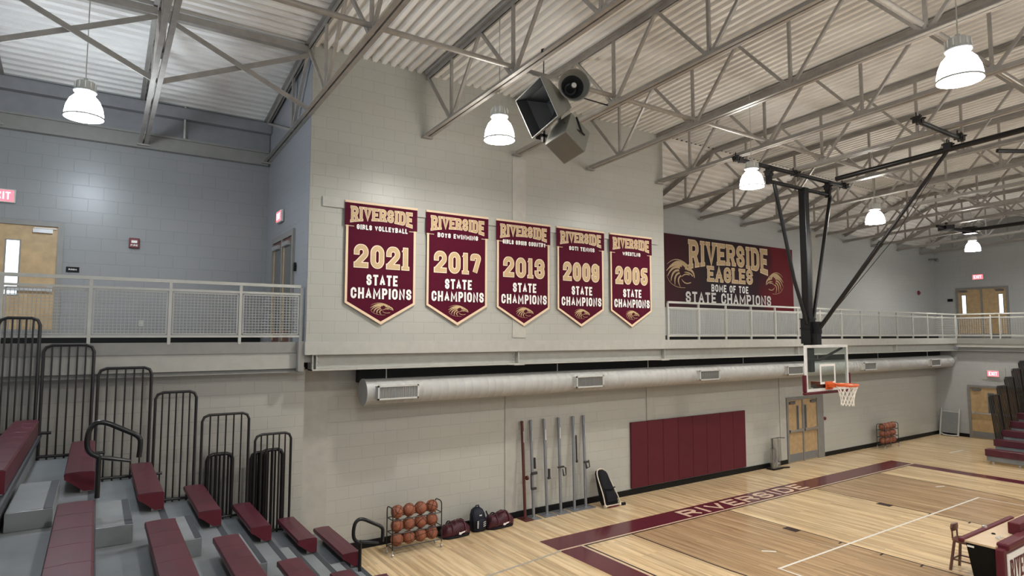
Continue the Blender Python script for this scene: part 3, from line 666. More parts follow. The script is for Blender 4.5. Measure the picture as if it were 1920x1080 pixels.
# opening on the return wall: frame with glazed leaves
def side_door():
    P = lambda t, d, z: (XB0-0.006-d, t, z)
    m = MB()
    def bx(mb, t0, t1, d0, d1, za, zb_):
        mb.hexa([P(t0,d0,za),P(t1,d0,za),P(t1,d1,za),P(t0,d1,za),P(t0,d0,zb_),P(t1,d0,zb_),P(t1,d1,zb_),P(t0,d1,zb_)])
    bx(m, 12.08, 12.18, -0.01, 0.05, 4.03, 6.26); bx(m, 13.72, 13.84, -0.01, 0.05, 4.03, 6.26); bx(m, 12.18, 13.72, -0.01, 0.05, 6.14, 6.26); bx(m, 12.9, 12.98, -0.01, 0.05, 4.03, 6.14)
    d = struct('door_5', m, 'frame')
    for a, e in ((12.18,12.9),(12.98,13.72)):
        m = MB(); bx(m, a, e, 0.0, 0.02, 4.04, 6.14); lf = obj('door_leaf', m, 'stool_wood', d)
        m = MB(); bx(m, a+0.12, e-0.12, 0.018, 0.024, 4.3, 6.0); obj('window_pane', m, 'window_dim', lf)
        m = MB(); bx(m, e-0.11, e-0.03, 0.02, 0.03, 4.1, 6.1); obj('edge_strip', m, 'oak', lf)
        m = MB(); bx(m, a+0.2, e-0.05, 0.02, 0.08, 5.98, 6.06); obj('door_closer', m, 'steel', lf)
side_door()

# ------------------------------------------------------------------ small wall devices
def exit_sign(P, w, h, label, letters=True):
    r = thing('exit_sign', P(0,0,0), label, 'exit sign', 'lit exit signs')
    def bx(t0,t1,d0,d1,z0,z1):
        m = MB(); m.hexa([P(t0,d0,z0),P(t1,d0,z0),P(t1,d1,z0),P(t0,d1,z0),P(t0,d0,z1),P(t1,d0,z1),P(t1,d1,z1),P(t0,d1,z1)]); return m
    obj('housing', bx(-w/2,w/2,0,0.05,-h/2,h/2), 'vent_frame', r, bevel=0.006)
    obj('lit_face', bx(-w/2+0.03,w/2-0.03,0.05,0.056,-h/2+0.025,h/2-0.025), 'exit_red', r)
    m = MB(); lettering(m, 'EXIT', lambda x,y: P(x,0.06,y), -w*0.33, w*0.33, -h*0.27, h*0.54, w*0.045); obj('letters', m, 'exit_letter', r)
    return r
exit_sign(lambda t,d,z: (-1.57+t, 14.5-d, 6.76+z), 0.44, 0.25, 'lit red exit sign above the left balcony door')
exit_sign(lambda t,d,z: (XB0-0.02-d, 13.2-t, 6.66+z), 0.42, 0.25, 'lit red exit sign above the side door of the left balcony')
exit_sign(lambda t,d,z: (XRU-d, 11.78-t, 6.94+z), 0.46, 0.26, 'lit red exit sign above the far upper double doors')
exit_sign(lambda t,d,z: (XR-0.03-d, 10.02-t, 2.66+z), 0.42, 0.26, 'lit red exit sign above the far lower doors by the right bleachers')
m = MB(); m.box(XR-0.03,XR,9.62,10.42,2.42,2.9); tag(obj('sign_backplate', m, 'right_wall'), 'grey mounting plate behind the far lower exit sign', 'plate')
r = thing('fire_alarm', (0.55,14.5,6.05), 'dark red fire alarm box on the left balcony wall', 'fire alarm')
m = MB(); m.box(0.46,0.64,14.43,14.5,5.95,6.15); obj('housing', m, 'red_box', r, bevel=0.012)
m = MB(); m.box(0.50,0.60,14.42,14.43,6.05,6.10); obj('strobe_window', m, 'white', r)
m = MB(); lettering(m, 'FIRE', lambda x,y:(x,14.425,y), 0.49, 0.61, 5.985, 0.035, 0.008); obj('letters', m, 'white', r)
r = thing('room_plaque', (-0.43,14.5,5.46), 'small black room plaque right of the left balcony door', 'sign')
m = MB(); m.box(-0.54,-0.33,14.48,14.5,5.41,5.51); obj('plate', m, 'sign_black', r)
m = MB(); lettering(m, 'ROOM', lambda x,y:(x,14.476,y), -0.50,-0.37,5.445,0.03,0.007); obj('letters', m, 'white', r)
m = MB(); m.box(XB0-0.05,XB0-0.02,11.93,12.0,5.42,5.58); tag(obj('door_plaque', m, 'sign_black'), 'small dark plaque beside the side door of the left balcony', 'sign')
m = MB(); m.box(0.69,0.77,14.48,14.5,4.38,4.50); tag(obj('wall_outlet', m, 'rail', bevel=0.004), 'grey power outlet low on the left balcony wall', 'outlet')
m = MB(smooth=True); m.lathe([(0.11,0),(0.11,0.03),(0.07,0.06)], (32.5,YR,6.22), 18, (0,-1,0)); m.box(32.45,32.56,YR-0.08,YR-0.05,6.17,6.27); tag(obj('wall_speaker', m, 'red_box'), 'small round dark device on the far upper wall', 'device')
m = MB(); m.box(XRU-0.03,XRU,12.86,13.08,5.83,5.96); tag(obj('door_plaque', m, 'sign_black'), 'small dark plaque left of the far upper double doors', 'sign')
m = MB(smooth=True); m.lathe([(0.06,0),(0.06,0.03),(0.045,0.045)], (21.33,12.1,1.30), 16, (0,-1,0)); tag(obj('door_buzzer', m, 'red_box'), 'small round red button right of the lower double doors', 'button')
m = MB(smooth=True); m.box(33.7,33.8,13.2,13.6,7.86,7.94); m.tube([(33.75,13.3,7.86),(33.5,13.1,7.78)],0.06,10); tag(obj('security_camera', m, 'board_grey'), 'dark security camera in the far upper corner', 'camera')

# ------------------------------------------------------------------ championship banners
SPORT = [('2021','GIRLS VOLLEYBALL',3.745,0.22,1.25),('2017','BOYS EWINMING',5.405,0.25,1.20),('2013','GIRLS GROIS COUNTRY',7.07,0.16,1.32),('2009','SOTI TENNIS',8.72,0.36,1.14),('2005','WRESTLNG',10.365,0.42,1.04)]
YS = 11.15
m = MB().box(3.33, 12.1, 11.165, YB, 6.565, 6.75); tag(obj('hanging_batten', m, 'steel_paint', bevel=0.006), 'pale wall batten carrying the five championship banners', 'batten')
for yr, sp, x0, sx0, sx1 in SPORT:
    r = thing('championship_banner', (x0+0.73,YS,4.4), 'maroon banner reading %s, with cream border and point' % yr, 'banner', 'championship banners')
    wd = 1.455; zt = 6.72
    F = lambda u, v, d=0.0: (x0+u, YS-d, zt+v)
    m = MB(); m.prism([F(0.02,0),F(wd-0.02,0),F(wd-0.02,-1.91),F(wd/2,-2.31),F(0.02,-1.91)], (0,0.015,0)); obj('cloth', m, 'maroon_cloth', r)
    m = MB(); m.prism([F(-0.005,-0.035,0.012),F(wd+0.005,-0.035,0.012),F(wd+0.005,-0.46,0.012),F(-0.005,-0.46,0.012)], (0,0.01,0)); obj('header_flap', m, 'maroon_cloth', r)
    m = MB()
    m.box(x0-0.005, x0+wd+0.005, YS-0.022, YS+0.02, zt-0.035, zt+0.005)
    bw = 0.045
    for poly in ([(0.02,-0.46),(0.02+bw,-0.46),(0.02+bw,-1.885),(0.02,-1.91)],[(wd-0.02,-0.46),(wd-0.02-bw,-0.46),(wd-0.02-bw,-1.885),(wd-0.02,-1.91)],
                 [(0.02,-1.91),(0.02+bw,-1.885),(wd/2,-2.252),(wd/2,-2.31)],[(wd-0.02,-1.91),(wd-0.02-bw,-1.885),(wd/2,-2.252),(wd/2,-2.31)]):
        m.prism([F(u,v,0.006) for u, v in poly], (0,0.006,0))
    m.ribbon([(0.0,-0.475),(0.17,-0.475)],0.012,lambda u,v:F(u,v,0.014)); m.ribbon([(wd-0.17,-0.475),(wd,-0.475)],0.012,lambda u,v:F(u,v,0.014))
    obj('cream_border', m, 'cream', r)
    m = MB(); lettering(m, 'RIVERSIDE', lambda u,v:F(u,v,0.015), 0.11,1.35,-0.33,0.23,0.044,0.28,0.30,grow=0.014,gap=0.12); obj('team_name_outline', m, 'pale', r)
    m = MB(); lettering(m, 'RIVERSIDE', lambda u,v:F(u,v,0.019), 0.11,1.35,-0.33,0.23,0.044,0.28,0.30,gap=0.12); obj('team_name', m, 'gold', r)
    m = MB(); lettering(m, sp, lambda u,v:F(u,v,0.016), sx0,sx1,-0.525,0.095,0.022); obj('sport_lettering', m, 'white', r)
    m = MB(); lettering(m, yr, lambda u,v:F(u,v,0.010), 0.19,1.28,-1.235,0.42,0.082,0.35,grow=0.03,gap=0.16); obj('year_outline', m, 'pale', r)
    m = MB(); lettering(m, yr, lambda u,v:F(u,v,0.014), 0.19,1.28,-1.235,0.42,0.082,0.35,gap=0.16); obj('year_digits', m, 'gold', r)
    m = MB(); lettering(m, 'STATE', lambda u,v:F(u,v,0.012), 0.43,1.06,-1.57,0.205,0.042,gap=0.16); obj('state_lettering', m, 'white', r); m = MB(); lettering(m, 'CHAMPIONS', lambda u,v:F(u,v,0.012), 0.13,1.35,-1.825,0.205,0.040,gap=0.16); obj('champions_lettering', m, 'white', r)
    m = MB(); eagle(m, lambda u,v:F(u,v,0.012), 0.745,-2.0,0.46,0.25); obj('eagle_emblem', m, 'gold', r)

# ------------------------------------------------------------------ wide eagles sign
ES = 13.55
r = thing('wall_sign', (18.5,ES,5.17), 'wide dark maroon eagles sign with gold letters on the right balcony wall', 'sign')
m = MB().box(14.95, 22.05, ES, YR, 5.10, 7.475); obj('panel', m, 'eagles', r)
F2 = lambda d: (lambda x, z: (x, ES-d, z))
m = MB(); lettering(m, 'RIVERSIDE', F2(0.012), 16.14,20.42,6.64,0.70,0.12,0.3,0.32,grow=0.05,gap=0.16); lettering(m,'EAGLES',F2(0.012),17.04,19.5,6.03,0.50,0.09,0.3,grow=0.045,gap=0.16); obj('gold_lettering_outline', m, 'cream', r)
m = MB(); lettering(m, 'RIVERSIDE', F2(0.017), 16.14,20.42,6.64,0.70,0.12,0.3,0.32,gap=0.16); lettering(m,'EAGLES',F2(0.017),17.04,19.5,6.03,0.50,0.09,0.3,gap=0.16); obj('gold_lettering', m, 'gold', r)
m = MB(); lettering(m, 'BOME OF TOE', F2(0.012), 17.22,19.24,5.68,0.25,0.05,gap=0.17); obj('home_lettering', m, 'white', r)
m = MB(); lettering(m, 'STATE CHAMPIONS', F2(0.012), 15.92,20.58,5.27,0.37,0.075,0.22,gap=0.16); obj('champions_lettering', m, 'print_grey', r)
m = MB(); eagle(m, F2(0.012), 15.7,6.25,1.35,1.0); obj('eagle_emblem', m, 'gold', r)
m = MB(); eagle(m, F2(0.012), 20.85,6.17,1.1,0.88,-1); obj('eagle_emblem', m, 'gold', r)

# ------------------------------------------------------------------ spiral duct
DY, DZ, DR = 11.5, 3.12, 0.25
r = thing('air_duct', (4.3,DY,DZ), 'long pale spiral air duct with vents hung below the balcony beam', 'duct')
m = MB(smooth=True); prof = [(0.0,0.0),(DR-0.01,0.0)]
x = 0.0
prof += [(DR+0.008,0.004),(DR+0.008,0.03),(DR,0.034)]
x = 0.034
while x < 25.4:
    x += 0.19; prof += [(DR,x-0.010),(DR+0.002,x-0.005),(DR+0.002,x+0.005),(DR,x+0.010)]
prof += [(DR,25.6),(DR-0.06,25.72),(DR-0.16,25.78),(0.0,25.8)]
m.lathe(prof, (4.27,DY,DZ), 28, (1,0,0)); obj('duct_tube', m, 'galv', r)
for x in (4.87,9.72,14.05,18.15,22.75,27.9):
    m = MB(); w, h = 0.42, 0.135; yf = DY-DR-0.10
    m.box(x-w,x+w,yf+0.03,DY-0.15,DZ-h+0.01,DZ+h-0.01)
    for a in ((x-w,x+w,DZ+h-0.03,DZ+h),(x-w,x+w,DZ-h,DZ-h+0.03),(x-w,x-w+0.03,DZ-h,DZ+h),(x+w-0.03,x+w,DZ-h,DZ+h)): m.box(a[0],a[1],yf,yf+0.035,a[2],a[3])
    v = obj('vent_box', m, 'vent_frame', r)
    m = MB()
    for i in range(26): xx = x-w+0.05+i*(2*w-0.1)/25; m.box(xx-0.006,xx+0.006,yf+0.012,yf+0.03,DZ-h+0.03,DZ+h-0.03)
    obj('grille_slats', m, 'slats', v)
for x in (4.75,9.0,12.0,16.0,20.0,24.0,28.0):
    m = MB(); m.tube([(x,DY,3.6),(x,DY,DZ+DR)],0.012,6); obj('hanger', m, 'rail', r)

# ------------------------------------------------------------------ loudspeaker cluster
def frame_axes(d, up=(0,0,1)):
    d = Vector(d).normalized(); s_ = d.cross(Vector(up)).normalized(); return d, s_, s_.cross(d)
def square_horn(c, right, up, w, h, depth, label):
    s_ = Vector(right).normalized(); d = s_.cross(Vector(up)).normalized(); u_ = d.cross(s_).normalized(); c = Vector(c)
    r = thing('horn_loudspeaker', c, label, 'loudspeaker', 'grey loudspeakers')
    def ring(k, off): return [c+d*off+s_*w*k*a+u_*h*k*b_ for a, b_ in ((-.5,-.5),(.5,-.5),(.5,.5),(-.5,.5))]
    m = MB(); m.rings([ring(1,0),ring(1.0,-0.03),ring(0.86,-depth*0.35),ring(0.50,-depth*0.8),ring(0.46,-depth)]); 
    m.f = m.f[:-2]+[m.f[-1]]; obj('shell', m, 'speaker', r, recalc=False)
    m = MB(); m.rings([ring(0.985,0),ring(0.84,-depth*0.33),ring(0.34,-depth*0.7),ring(0.16,-depth*0.75)], cap=False); m.f.append(tuple(range(len(m.v)-4,len(m.v)))); obj('horn_throat', m, 'speaker_in', r)
    m = MB(); p = ring(1.0,0.004); o_ = ring(0.955,0.004)
    for i in range(4): j = (i+1) % 4; m.add([p[i],p[j],o_[j],o_[i]],[(0,1,2,3)])
    obj('mouth_rim', m, 'speaker', r)
    return r
SP = Vector((6.5,8.0,8.45))
square_horn((5.72,7.83,7.86), (-0.013,-0.755,0.173), (-0.244,0.158,0.671), 0.74, 0.70, 0.58, 'large grey square horn loudspeaker facing left, by the banner wall ceiling')
r = thing('round_horn_loudspeaker', (6.14,7.37,8.19), 'round grey horn loudspeaker, topmost of the ceiling cluster', 'loudspeaker', 'grey loudspeakers')
hd = Vector((-0.40,-0.88,-0.10)).normalized(); hc = Vector((6.14,7.37,8.19))
m = MB(smooth=True); m.lathe([(0.247,-0.004),(0.262,0.0),(0.262,-0.02),(0.225,-0.11),(0.165,-0.20),(0.12,-0.27),(0.10,-0.36),(0.0,-0.36)], hc, 30, hd, cap=False); m.lathe([(0.247,-0.004),(0.225,-0.07),(0.185,-0.13)], hc, 30, hd, cap=False); obj('bell', m, 'speaker', r)
m = MB(smooth=True); m.lathe([(0.185,-0.13),(0.14,-0.20),(0.095,-0.27),(0.0,-0.28)], hc, 30, hd, cap=False); obj('throat', m, 'speaker_in', r)
m = MB(smooth=True); m.lathe([(0.0,-0.03),(0.045,-0.035),(0.052,-0.06),(0.062,-0.14),(0.07,-0.27)], hc, 18, hd); obj('reentrant_cone', m, 'speaker_in', r)
m = MB(smooth=True); m.lathe([(0.0,-0.012),(0.036,-0.018),(0.044,-0.036)], hc, 16, hd); obj('centre_cap', m, 'vent_frame', r)
r = thing('box_loudspeaker', (6.2,7.7,7.45), 'grey box loudspeaker tilted down, lowest of the ceiling cluster', 'loudspeaker', 'grey loudspeakers')
D0 = Vector((6.06,7.50,7.454)); ea = Vector((0.261,0.174,0.412)); eb = Vector((0.409,0.008,-0.262)); ec = Vector((-0.089,0.435,-0.126))
def corner(i, j, k, sh=0.0): return D0+ea*i+eb*j+ec*k
m = MB(); m.hexa([corner(0,0,0),corner(0,1,0),corner(0,1,1),corner(0,0,1),corner(1,0,0),corner(1,1,0),corner(1,1,1),corner(1,0,1)]); obj('cabinet', m, 'speaker', r, bevel=0.008)
nn = eb.cross(ec).normalized(); nn = nn if nn.dot(ea) < 0 else -nn
m = MB(); q0 = nn*0.004; m.add([corner(0,.04,.04)+q0,corner(0,.96,.04)+q0,corner(0,.96,.96)+q0,corner(0,.04,.96)+q0],[(0,1,2,3)]); obj('front_panel', m, 'speaker_front', r)
c = corner(0.75,0.5,0.0); d = -ec.normalized()
m = MB(); m.tube([corner(1.0,0.25,-0.02),corner(0.55,0.62,-0.06),corner(0.62,0.78,-0.02)],0.016,6); m.tube([corner(0.55,0.62,-0.06),corner(0.55,-0.06,0.2)],0.012,6)
obj('bracket', m, 'bar_black', r)
r = thing('speaker_mount', (6.2,8.25,8.5), 'dark steel mounting frame carrying the loudspeaker cluster under the trusses', 'bracket')
m = MB(); m.bar((5.72,8.28,8.20),(6.20,8.28,8.58),0.045,0.045); m.bar((6.20,8.28,8.58),(6.20,8.28,7.5),0.045,0.045); m.bar((6.55,8.28,8.50),(6.55,8.28,7.45),0.045,0.045); m.bar((5.8,8.28,8.22),(6.6,8.28,8.22),0.045,0.045); m.bar((6.1,8.28,7.62),(6.6,8.28,7.62),0.045,0.045)
m.bar((6.25,8.28,8.30),(6.24,7.76,8.27),0.04,0.04); m.bar((6.36,8.28,7.62),(6.33,7.98,7.62),0.05,0.05); obj('frame', m, 'bar_black', r)
m = MB(); m.tube([(5.42,7.22,8.52),(6.20,8.27,8.58)],0.009,6); m.tube([(6.55,8.28,8.48),(7.57,8.15,8.40)],0.012,6); m.lathe([(0.04,-0.05),(0.04,0.05)],(5.40,7.2,8.45),10); obj('suspension_cable', m, 'bar_black', r)
m = MB(smooth=True)
for k in range(5): m.tube([(5.98+0.02*k,8.26,7.80),(5.96+0.02*k,8.15,7.62+0.01*k),(6.02+0.02*k,8.24,7.52)],0.012,6)
obj('cables', m, 'bag_black', r)

# ------------------------------------------------------------------ basketball backstop
BX, BY = 14.78, 8.25
r = thing('basketball_hoop', (BX,8.7,2.9), 'ceiling hung basketball backstop with glass board and orange rim', 'basketball hoop')
my = 8.72
m = MB(); m.box(BX-0.09,BX+0.09,my-0.09,my+0.09,3.3,7.95); obj('mast', m, 'black_metal', r, bevel=0.01)
m = MB(); m.box(BX-0.125,BX+0.125,my-0.125,my+0.125,4.0,4.62)
for z in (4.15,4.62,4.38): m.box(BX-0.14,BX+0.14,my-0.14,my+0.14,z-0.015,z+0.015)
m.box(BX+0.0,BX+0.10,my-0.3,my-0.1,4.25,4.55); m.box(BX-0.05,BX+0.13,my-0.26,my-0.12,3.9,4.25); obj('mast_collar', m, 'black_metal', r)
m = MB(smooth=True); m.tube([(12.0,my,zbot(my)-0.06),(16.95,my,zbot(my)-0.06)],0.055,12)
obj('hanger_pipe', m, 'black_metal', r)
m = MB(smooth=True); m.tube([(13.3,my,7.92),(15.95,my,7.92)],0.05,12); obj('cross_pipe', m, 'black_metal', r)
for x in (13.32,15.93):
    m = MB(); m.bar((x,my,7.85),(x,my,8.3),0.09,0.12); obj('hinge_arm', m, 'black_metal', r)
for s in (-1,1):
    m = MB(smooth=True); m.tube([(BX+s*1.25,my,7.9),(BX+s*0.55,my,5.6),(BX+s*0.12,my-0.05,4.5)],0.045,10); obj('side_brace', m, 'black_metal', r)
m = MB(smooth=True); m.tube([(BX+0.05,8.55,4.26),(BX+0.05,6.95,6.3)],0.05,10); m.tube([(BX+0.05,6.95,6.3),(BX+0.05,5.52,8.12)],0.038,10); m.lathe([(0.065,-0.05),(0.065,0.05)],(BX+0.05,6.95,6.3),10,(0,-0.6,0.8)); obj('fold_brace', m, 'black_metal', r)
m = MB(smooth=True); m.tube([(BX+0.08,8.45,4.4),(BX+0.08,6.7,6.35),(BX+0.3,5.8,7.9)],0.008,5); obj('hoist_cable', m, 'bar_black', r)
m = MB(smooth=True); m.tube([(BX+0.05,7.9,8.02),(BX+0.05,0.5,8.42)],0.06,12); obj('back_pipe', m, 'black_metal', r)
CL = []
def clamp(x, y, z, w=0.12):
    m = MB(smooth=True)
    for s_ in (-1,1):
        m.bar((x+s_*w*0.7,y-0.07,z),(x+s_*w*0.7,y+0.07,z),0.03,0.13); m.tube([(x+s_*w*0.7,y-0.1,z+0.04),(x+s_*w*0.7,y+0.1,z+0.04)],0.02,8); m.tube([(x+s_*w*0.7,y,z-0.08),(x+s_*w*0.7,y,z+0.14)],0.014,6)
    m.bar((x-w,y,z+0.03),(x+w,y,z+0.03),0.09,0.05); m.lathe([(0.055,-0.03),(0.055,0.03)],(x,y-0.06,z-0.04),10,(0,1,0))
    obj('pipe_clamp', m, 'bar_black', r)
zc = zbot(my)-0.05
for x in (12.15,14.45,16.75): clamp(x, my, zc, 0.13)
clamp(13.32, my, 8.12, 0.08); clamp(15.93, my, 8.12, 0.08)
clamp(13.25,5.4,8.44,0.12); clamp(15.15,5.4,8.44,0.14); clamp(BX+0.05,5.5,8.22,0.07)
m = MB(smooth=True); m.tube([(13.2,5.4,8.42),(15.3,5.4,8.42)],0.05,10); obj('short_pipe', m, 'bar_black', r)
m = MB(smooth=True); m.tube([(16.9,5.3,8.42),(17.6,4.8,8.4)],0.05,8); obj('stub_pipe', m, 'bar_black', r)
# board
x0, x1, z0, z1 = BX-0.94, BX+0.94, 2.88, 3.98
m = MB(); t = 0.065
m.box(x0,x1,BY,BY+0.05,z1-t,z1); m.box(x0,x1,BY,BY+0.05,z0,z0+t); m.box(x0,x0+t,BY,BY+0.05,z0+t,z1-t); m.box(x1-t,x1,BY,BY+0.05,z0+t,z1-t)
bd = obj('backboard_frame', m, 'board_frame', r, bevel=0.004)
m = MB(); m.box(x0+t,x1-t,BY+0.015,BY+0.03,z0+t,z1-t); obj('glass', m, 'glass', bd)
m = MB(); w = 0.055; a0, a1, b0, b1 = BX-0.34, BX+0.34, z0+0.16, z0+0.64
m.box(a0,a1,BY+0.008,BY+0.013,b1-w,b1); m.box(a0,a1,BY+0.008,BY+0.013,b0,b0+w); m.box(a0,a0+w,BY+0.008,BY+0.013,b0+w,b1-w); m.box(a1-w,a1,BY+0.008,BY+0.013,b0+w,b1-w); obj('target_square', m, 'white', bd)
m = MB(); p = 0.07
m.box(x0-p,x1+p,BY-0.015,BY+0.07,z0-p,z0+0.0); m.box(x0-p,x0,BY-0.015,BY+0.07,z0,z0+0.40); m.box(x1,x1+p,BY-0.015,BY+0.07,z0,z0+0.40); obj('edge_padding', m, 'maroon_pad', bd, bevel=0.02)
m = MB(); m.box(BX-0.12,BX+0.12,BY+0.06,my-0.09,z0+0.05,z0+0.2); m.bar((BX-0.5,BY+0.07,z0+0.12),(BX+0.5,BY+0.07,z0+0.12),0.06,0.1); m.bar((BX-0.3,my-0.1,3.6),(BX-0.8,BY+0.07,3.9),0.05,0.05); m.bar((BX+0.3,my-0.1,3.6),(BX+0.8,BY+0.07,3.9),0.05,0.05); m.bar((BX-0.3,my-0.1,3.6),(BX+0.3,my-0.1,3.6),0.06,0.06); obj('board_bracket', m, 'black_metal', r)
RZ = 3.05; rc = Vector((BX,BY-0.44,RZ))
m = MB(); m.box(BX-0.15,BX+0.15,BY-0.03,BY,RZ-0.14,RZ+0.05); m.box(BX-0.1,BX+0.1,BY-0.22,BY-0.02,RZ-0.08,RZ+0.0); m.prism([(BX-0.13,BY-0.02,RZ+0.02),(BX+0.13,BY-0.02,RZ+0.02),(BX+0.06,BY-0.24,RZ+0.02),(BX-0.06,BY-0.24,RZ+0.02)],(0,0,-0.05)); rm = obj('rim_bracket', m, 'orange', r, bevel=0.006)
m = MB(smooth=True); R_ = 0.235
m.tube([rc+Vector((R_*math.cos(2*PI*i/36),R_*math.sin(2*PI*i/36),0)) for i in range(37)],0.019,8,cap=False); m.tube([rc+Vector((R_*math.cos(2*PI*i/36),R_*math.sin(2*PI*i/36),-0.03)) for i in range(37)],0.013,6,cap=False); obj('rim_ring', m, 'orange', r)
m = MB(smooth=True); K = 12; hts = [0,-0.10,-0.20,-0.30,-0.40,-0.47]; rad = [0.235,0.195,0.165,0.145,0.135,0.14]
for k in range(K):
    for sg in (-1,1):
        pts = []
        for i,(h_,ra) in enumerate(zip(hts,rad)):
            a = 2*PI*(k+sg*0.5*i)/K; pts.append(rc+Vector((ra*math.cos(a),ra*math.sin(a),h_-0.02)))
        m.tube(pts,0.0085,5)
obj('net', m, 'net', r)
r = thing('stowed_backstop', (27,9,8.2), 'black stowed backstop pipe under the far right trusses', 'backstop')
m = MB(smooth=True); m.tube([(27,9.5,8.13),(27,0,8.35)],0.07,10); obj('pipe', m, 'black_metal', r)
m = MB(smooth=True); m.bar((25.4,9.9,8.2),(28.4,9.9,8.2),0.09,0.09); m.bar((26.0,9.7,8.25),(26.3,10.1,8.25),0.3,0.25); m.bar((27.0,9.5,8.15),(27.3,9.5,8.15),0.4,0.25); m.tube([(26.2,9.9,8.2),(27,9.4,8.1)],0.06,8); obj('hinge_clamps', m, 'bar_black', r)

# ------------------------------------------------------------------ lower wall: pad, poles, bags
r = thing('wall_pad', (14.3,12.05,0.14), 'maroon padded wall panel row beneath the duct', 'wall pad')
ed = [11.89+0.6105*i for i in range(9)]
for a, c in zip(ed[:-1], ed[1:]):
    m = MB().box(a+0.004,c-0.004,12.03,12.09,0.17,1.89); obj('pad_panel', m, 'maroon_pad', r, bevel=0.012)
PB = [(8.33,'maroon'),(8.57,'grey'),(8.96,'grey'),(9.37,'grey'),(9.79,'grey'),(10.15,'grey')]
PL = ['dark maroon volleyball pole leaning on the wall, leftmost of the six','grey volleyball pole with two clamps, next to the maroon pole','grey volleyball pole with a small crank, third from the left','grey volleyball pole with a hooked crank, fourth from the left','grey volleyball pole with a long dark sleeve, second from the right','grey volleyball pole beside the black wheeled bag, rightmost of the six']
for i,(x,kd) in enumerate(PB):
    mt = 'pole_maroon' if kd == 'maroon' else 'pole_grey'
    r = thing('volleyball_pole', (x,11.86,0), PL[i], 'pole', 'volleyball poles')
    h = 2.2; xt = x+[0.03,0.035,0.04,0.075,0.11,0.085][i]
    m = MB(smooth=True); m.tube([(x,11.86,0.02),(xt,12.035,h)],0.035,14); m.lathe([(0.037,-0.05),(0.037,0.0),(0.030,0.004),(0.0,0.004)],(xt,12.035,h),14); obj('post', m, mt, r)
    m = MB(); hw_ = 0.108 if i < 2 else 0.175; m.box(x-hw_,x+hw_,11.69,12.03,0.0,0.018); m.box(x-0.08,x+0.08,11.79,11.93,0.018,0.03); obj('base_plate', m, 'pole_grey' if kd == 'grey' else 'pole_maroon', r)
    P = lambda z, o=0.0, e=0.0: (x+(xt-x)*z/h+o, 11.86+0.175*z/h-0.05+e, z)
    m = MB(smooth=True)
    if i == 0: m.lathe([(0.05,-0.02),(0.05,0.02)],P(0.92,0.06),12,(1,0,0)); m.bar(P(0.92,0.0),P(0.92,0.09),0.03,0.03)
    elif i == 1: m.bar(P(1.0,-0.05),P(1.0,0.1),0.05,0.06); m.bar(P(0.66,-0.07),P(0.66,0.06),0.05,0.05); m.tube([P(0.66,-0.08),P(1.0,-0.08)],0.012,6); m.bar(P(1.1,0.05),P(1.35,0.05),0.03,0.05)
    elif i == 2: m.bar(P(0.82,0.06),P(1.05,0.07),0.035,0.05); m.lathe([(0.03,-0.03),(0.03,0.03)],P(0.84,0.06),10,(1,0,0))
    elif i == 3: m.bar(P(1.05,-0.09),P(1.05,0.09),0.04,0.04); m.tube([P(1.05,0.05),P(1.02,0.14),P(0.85,0.15),P(0.84,0.08),P(1.0,0.05)],0.013,6)
    elif i == 4: m.bar(P(1.15,0.055),P(1.75,0.05),0.028,0.03); m.lathe([(0.03,-0.03),(0.03,0.03)],P(1.13,0.06),10,(0,0,1))
    else: m.bar(P(1.08,-0.06),P(1.08,0.1),0.045,0.045); m.tube([P(1.12,0.09),P(0.95,0.12),P(0.93,0.03),P(1.05,0.0)],0.014,6)
    obj('winch', m, 'winch_grey' if i else 'pole_maroon', r)
    m = MB(smooth=True); z_ = 1.72; m.tube([P(z_,0,-0.002),P(z_+0.25,0,-0.002)],0.012,6); obj('height_strip', m, 'white' if i in (2,3) else 'steel', r)

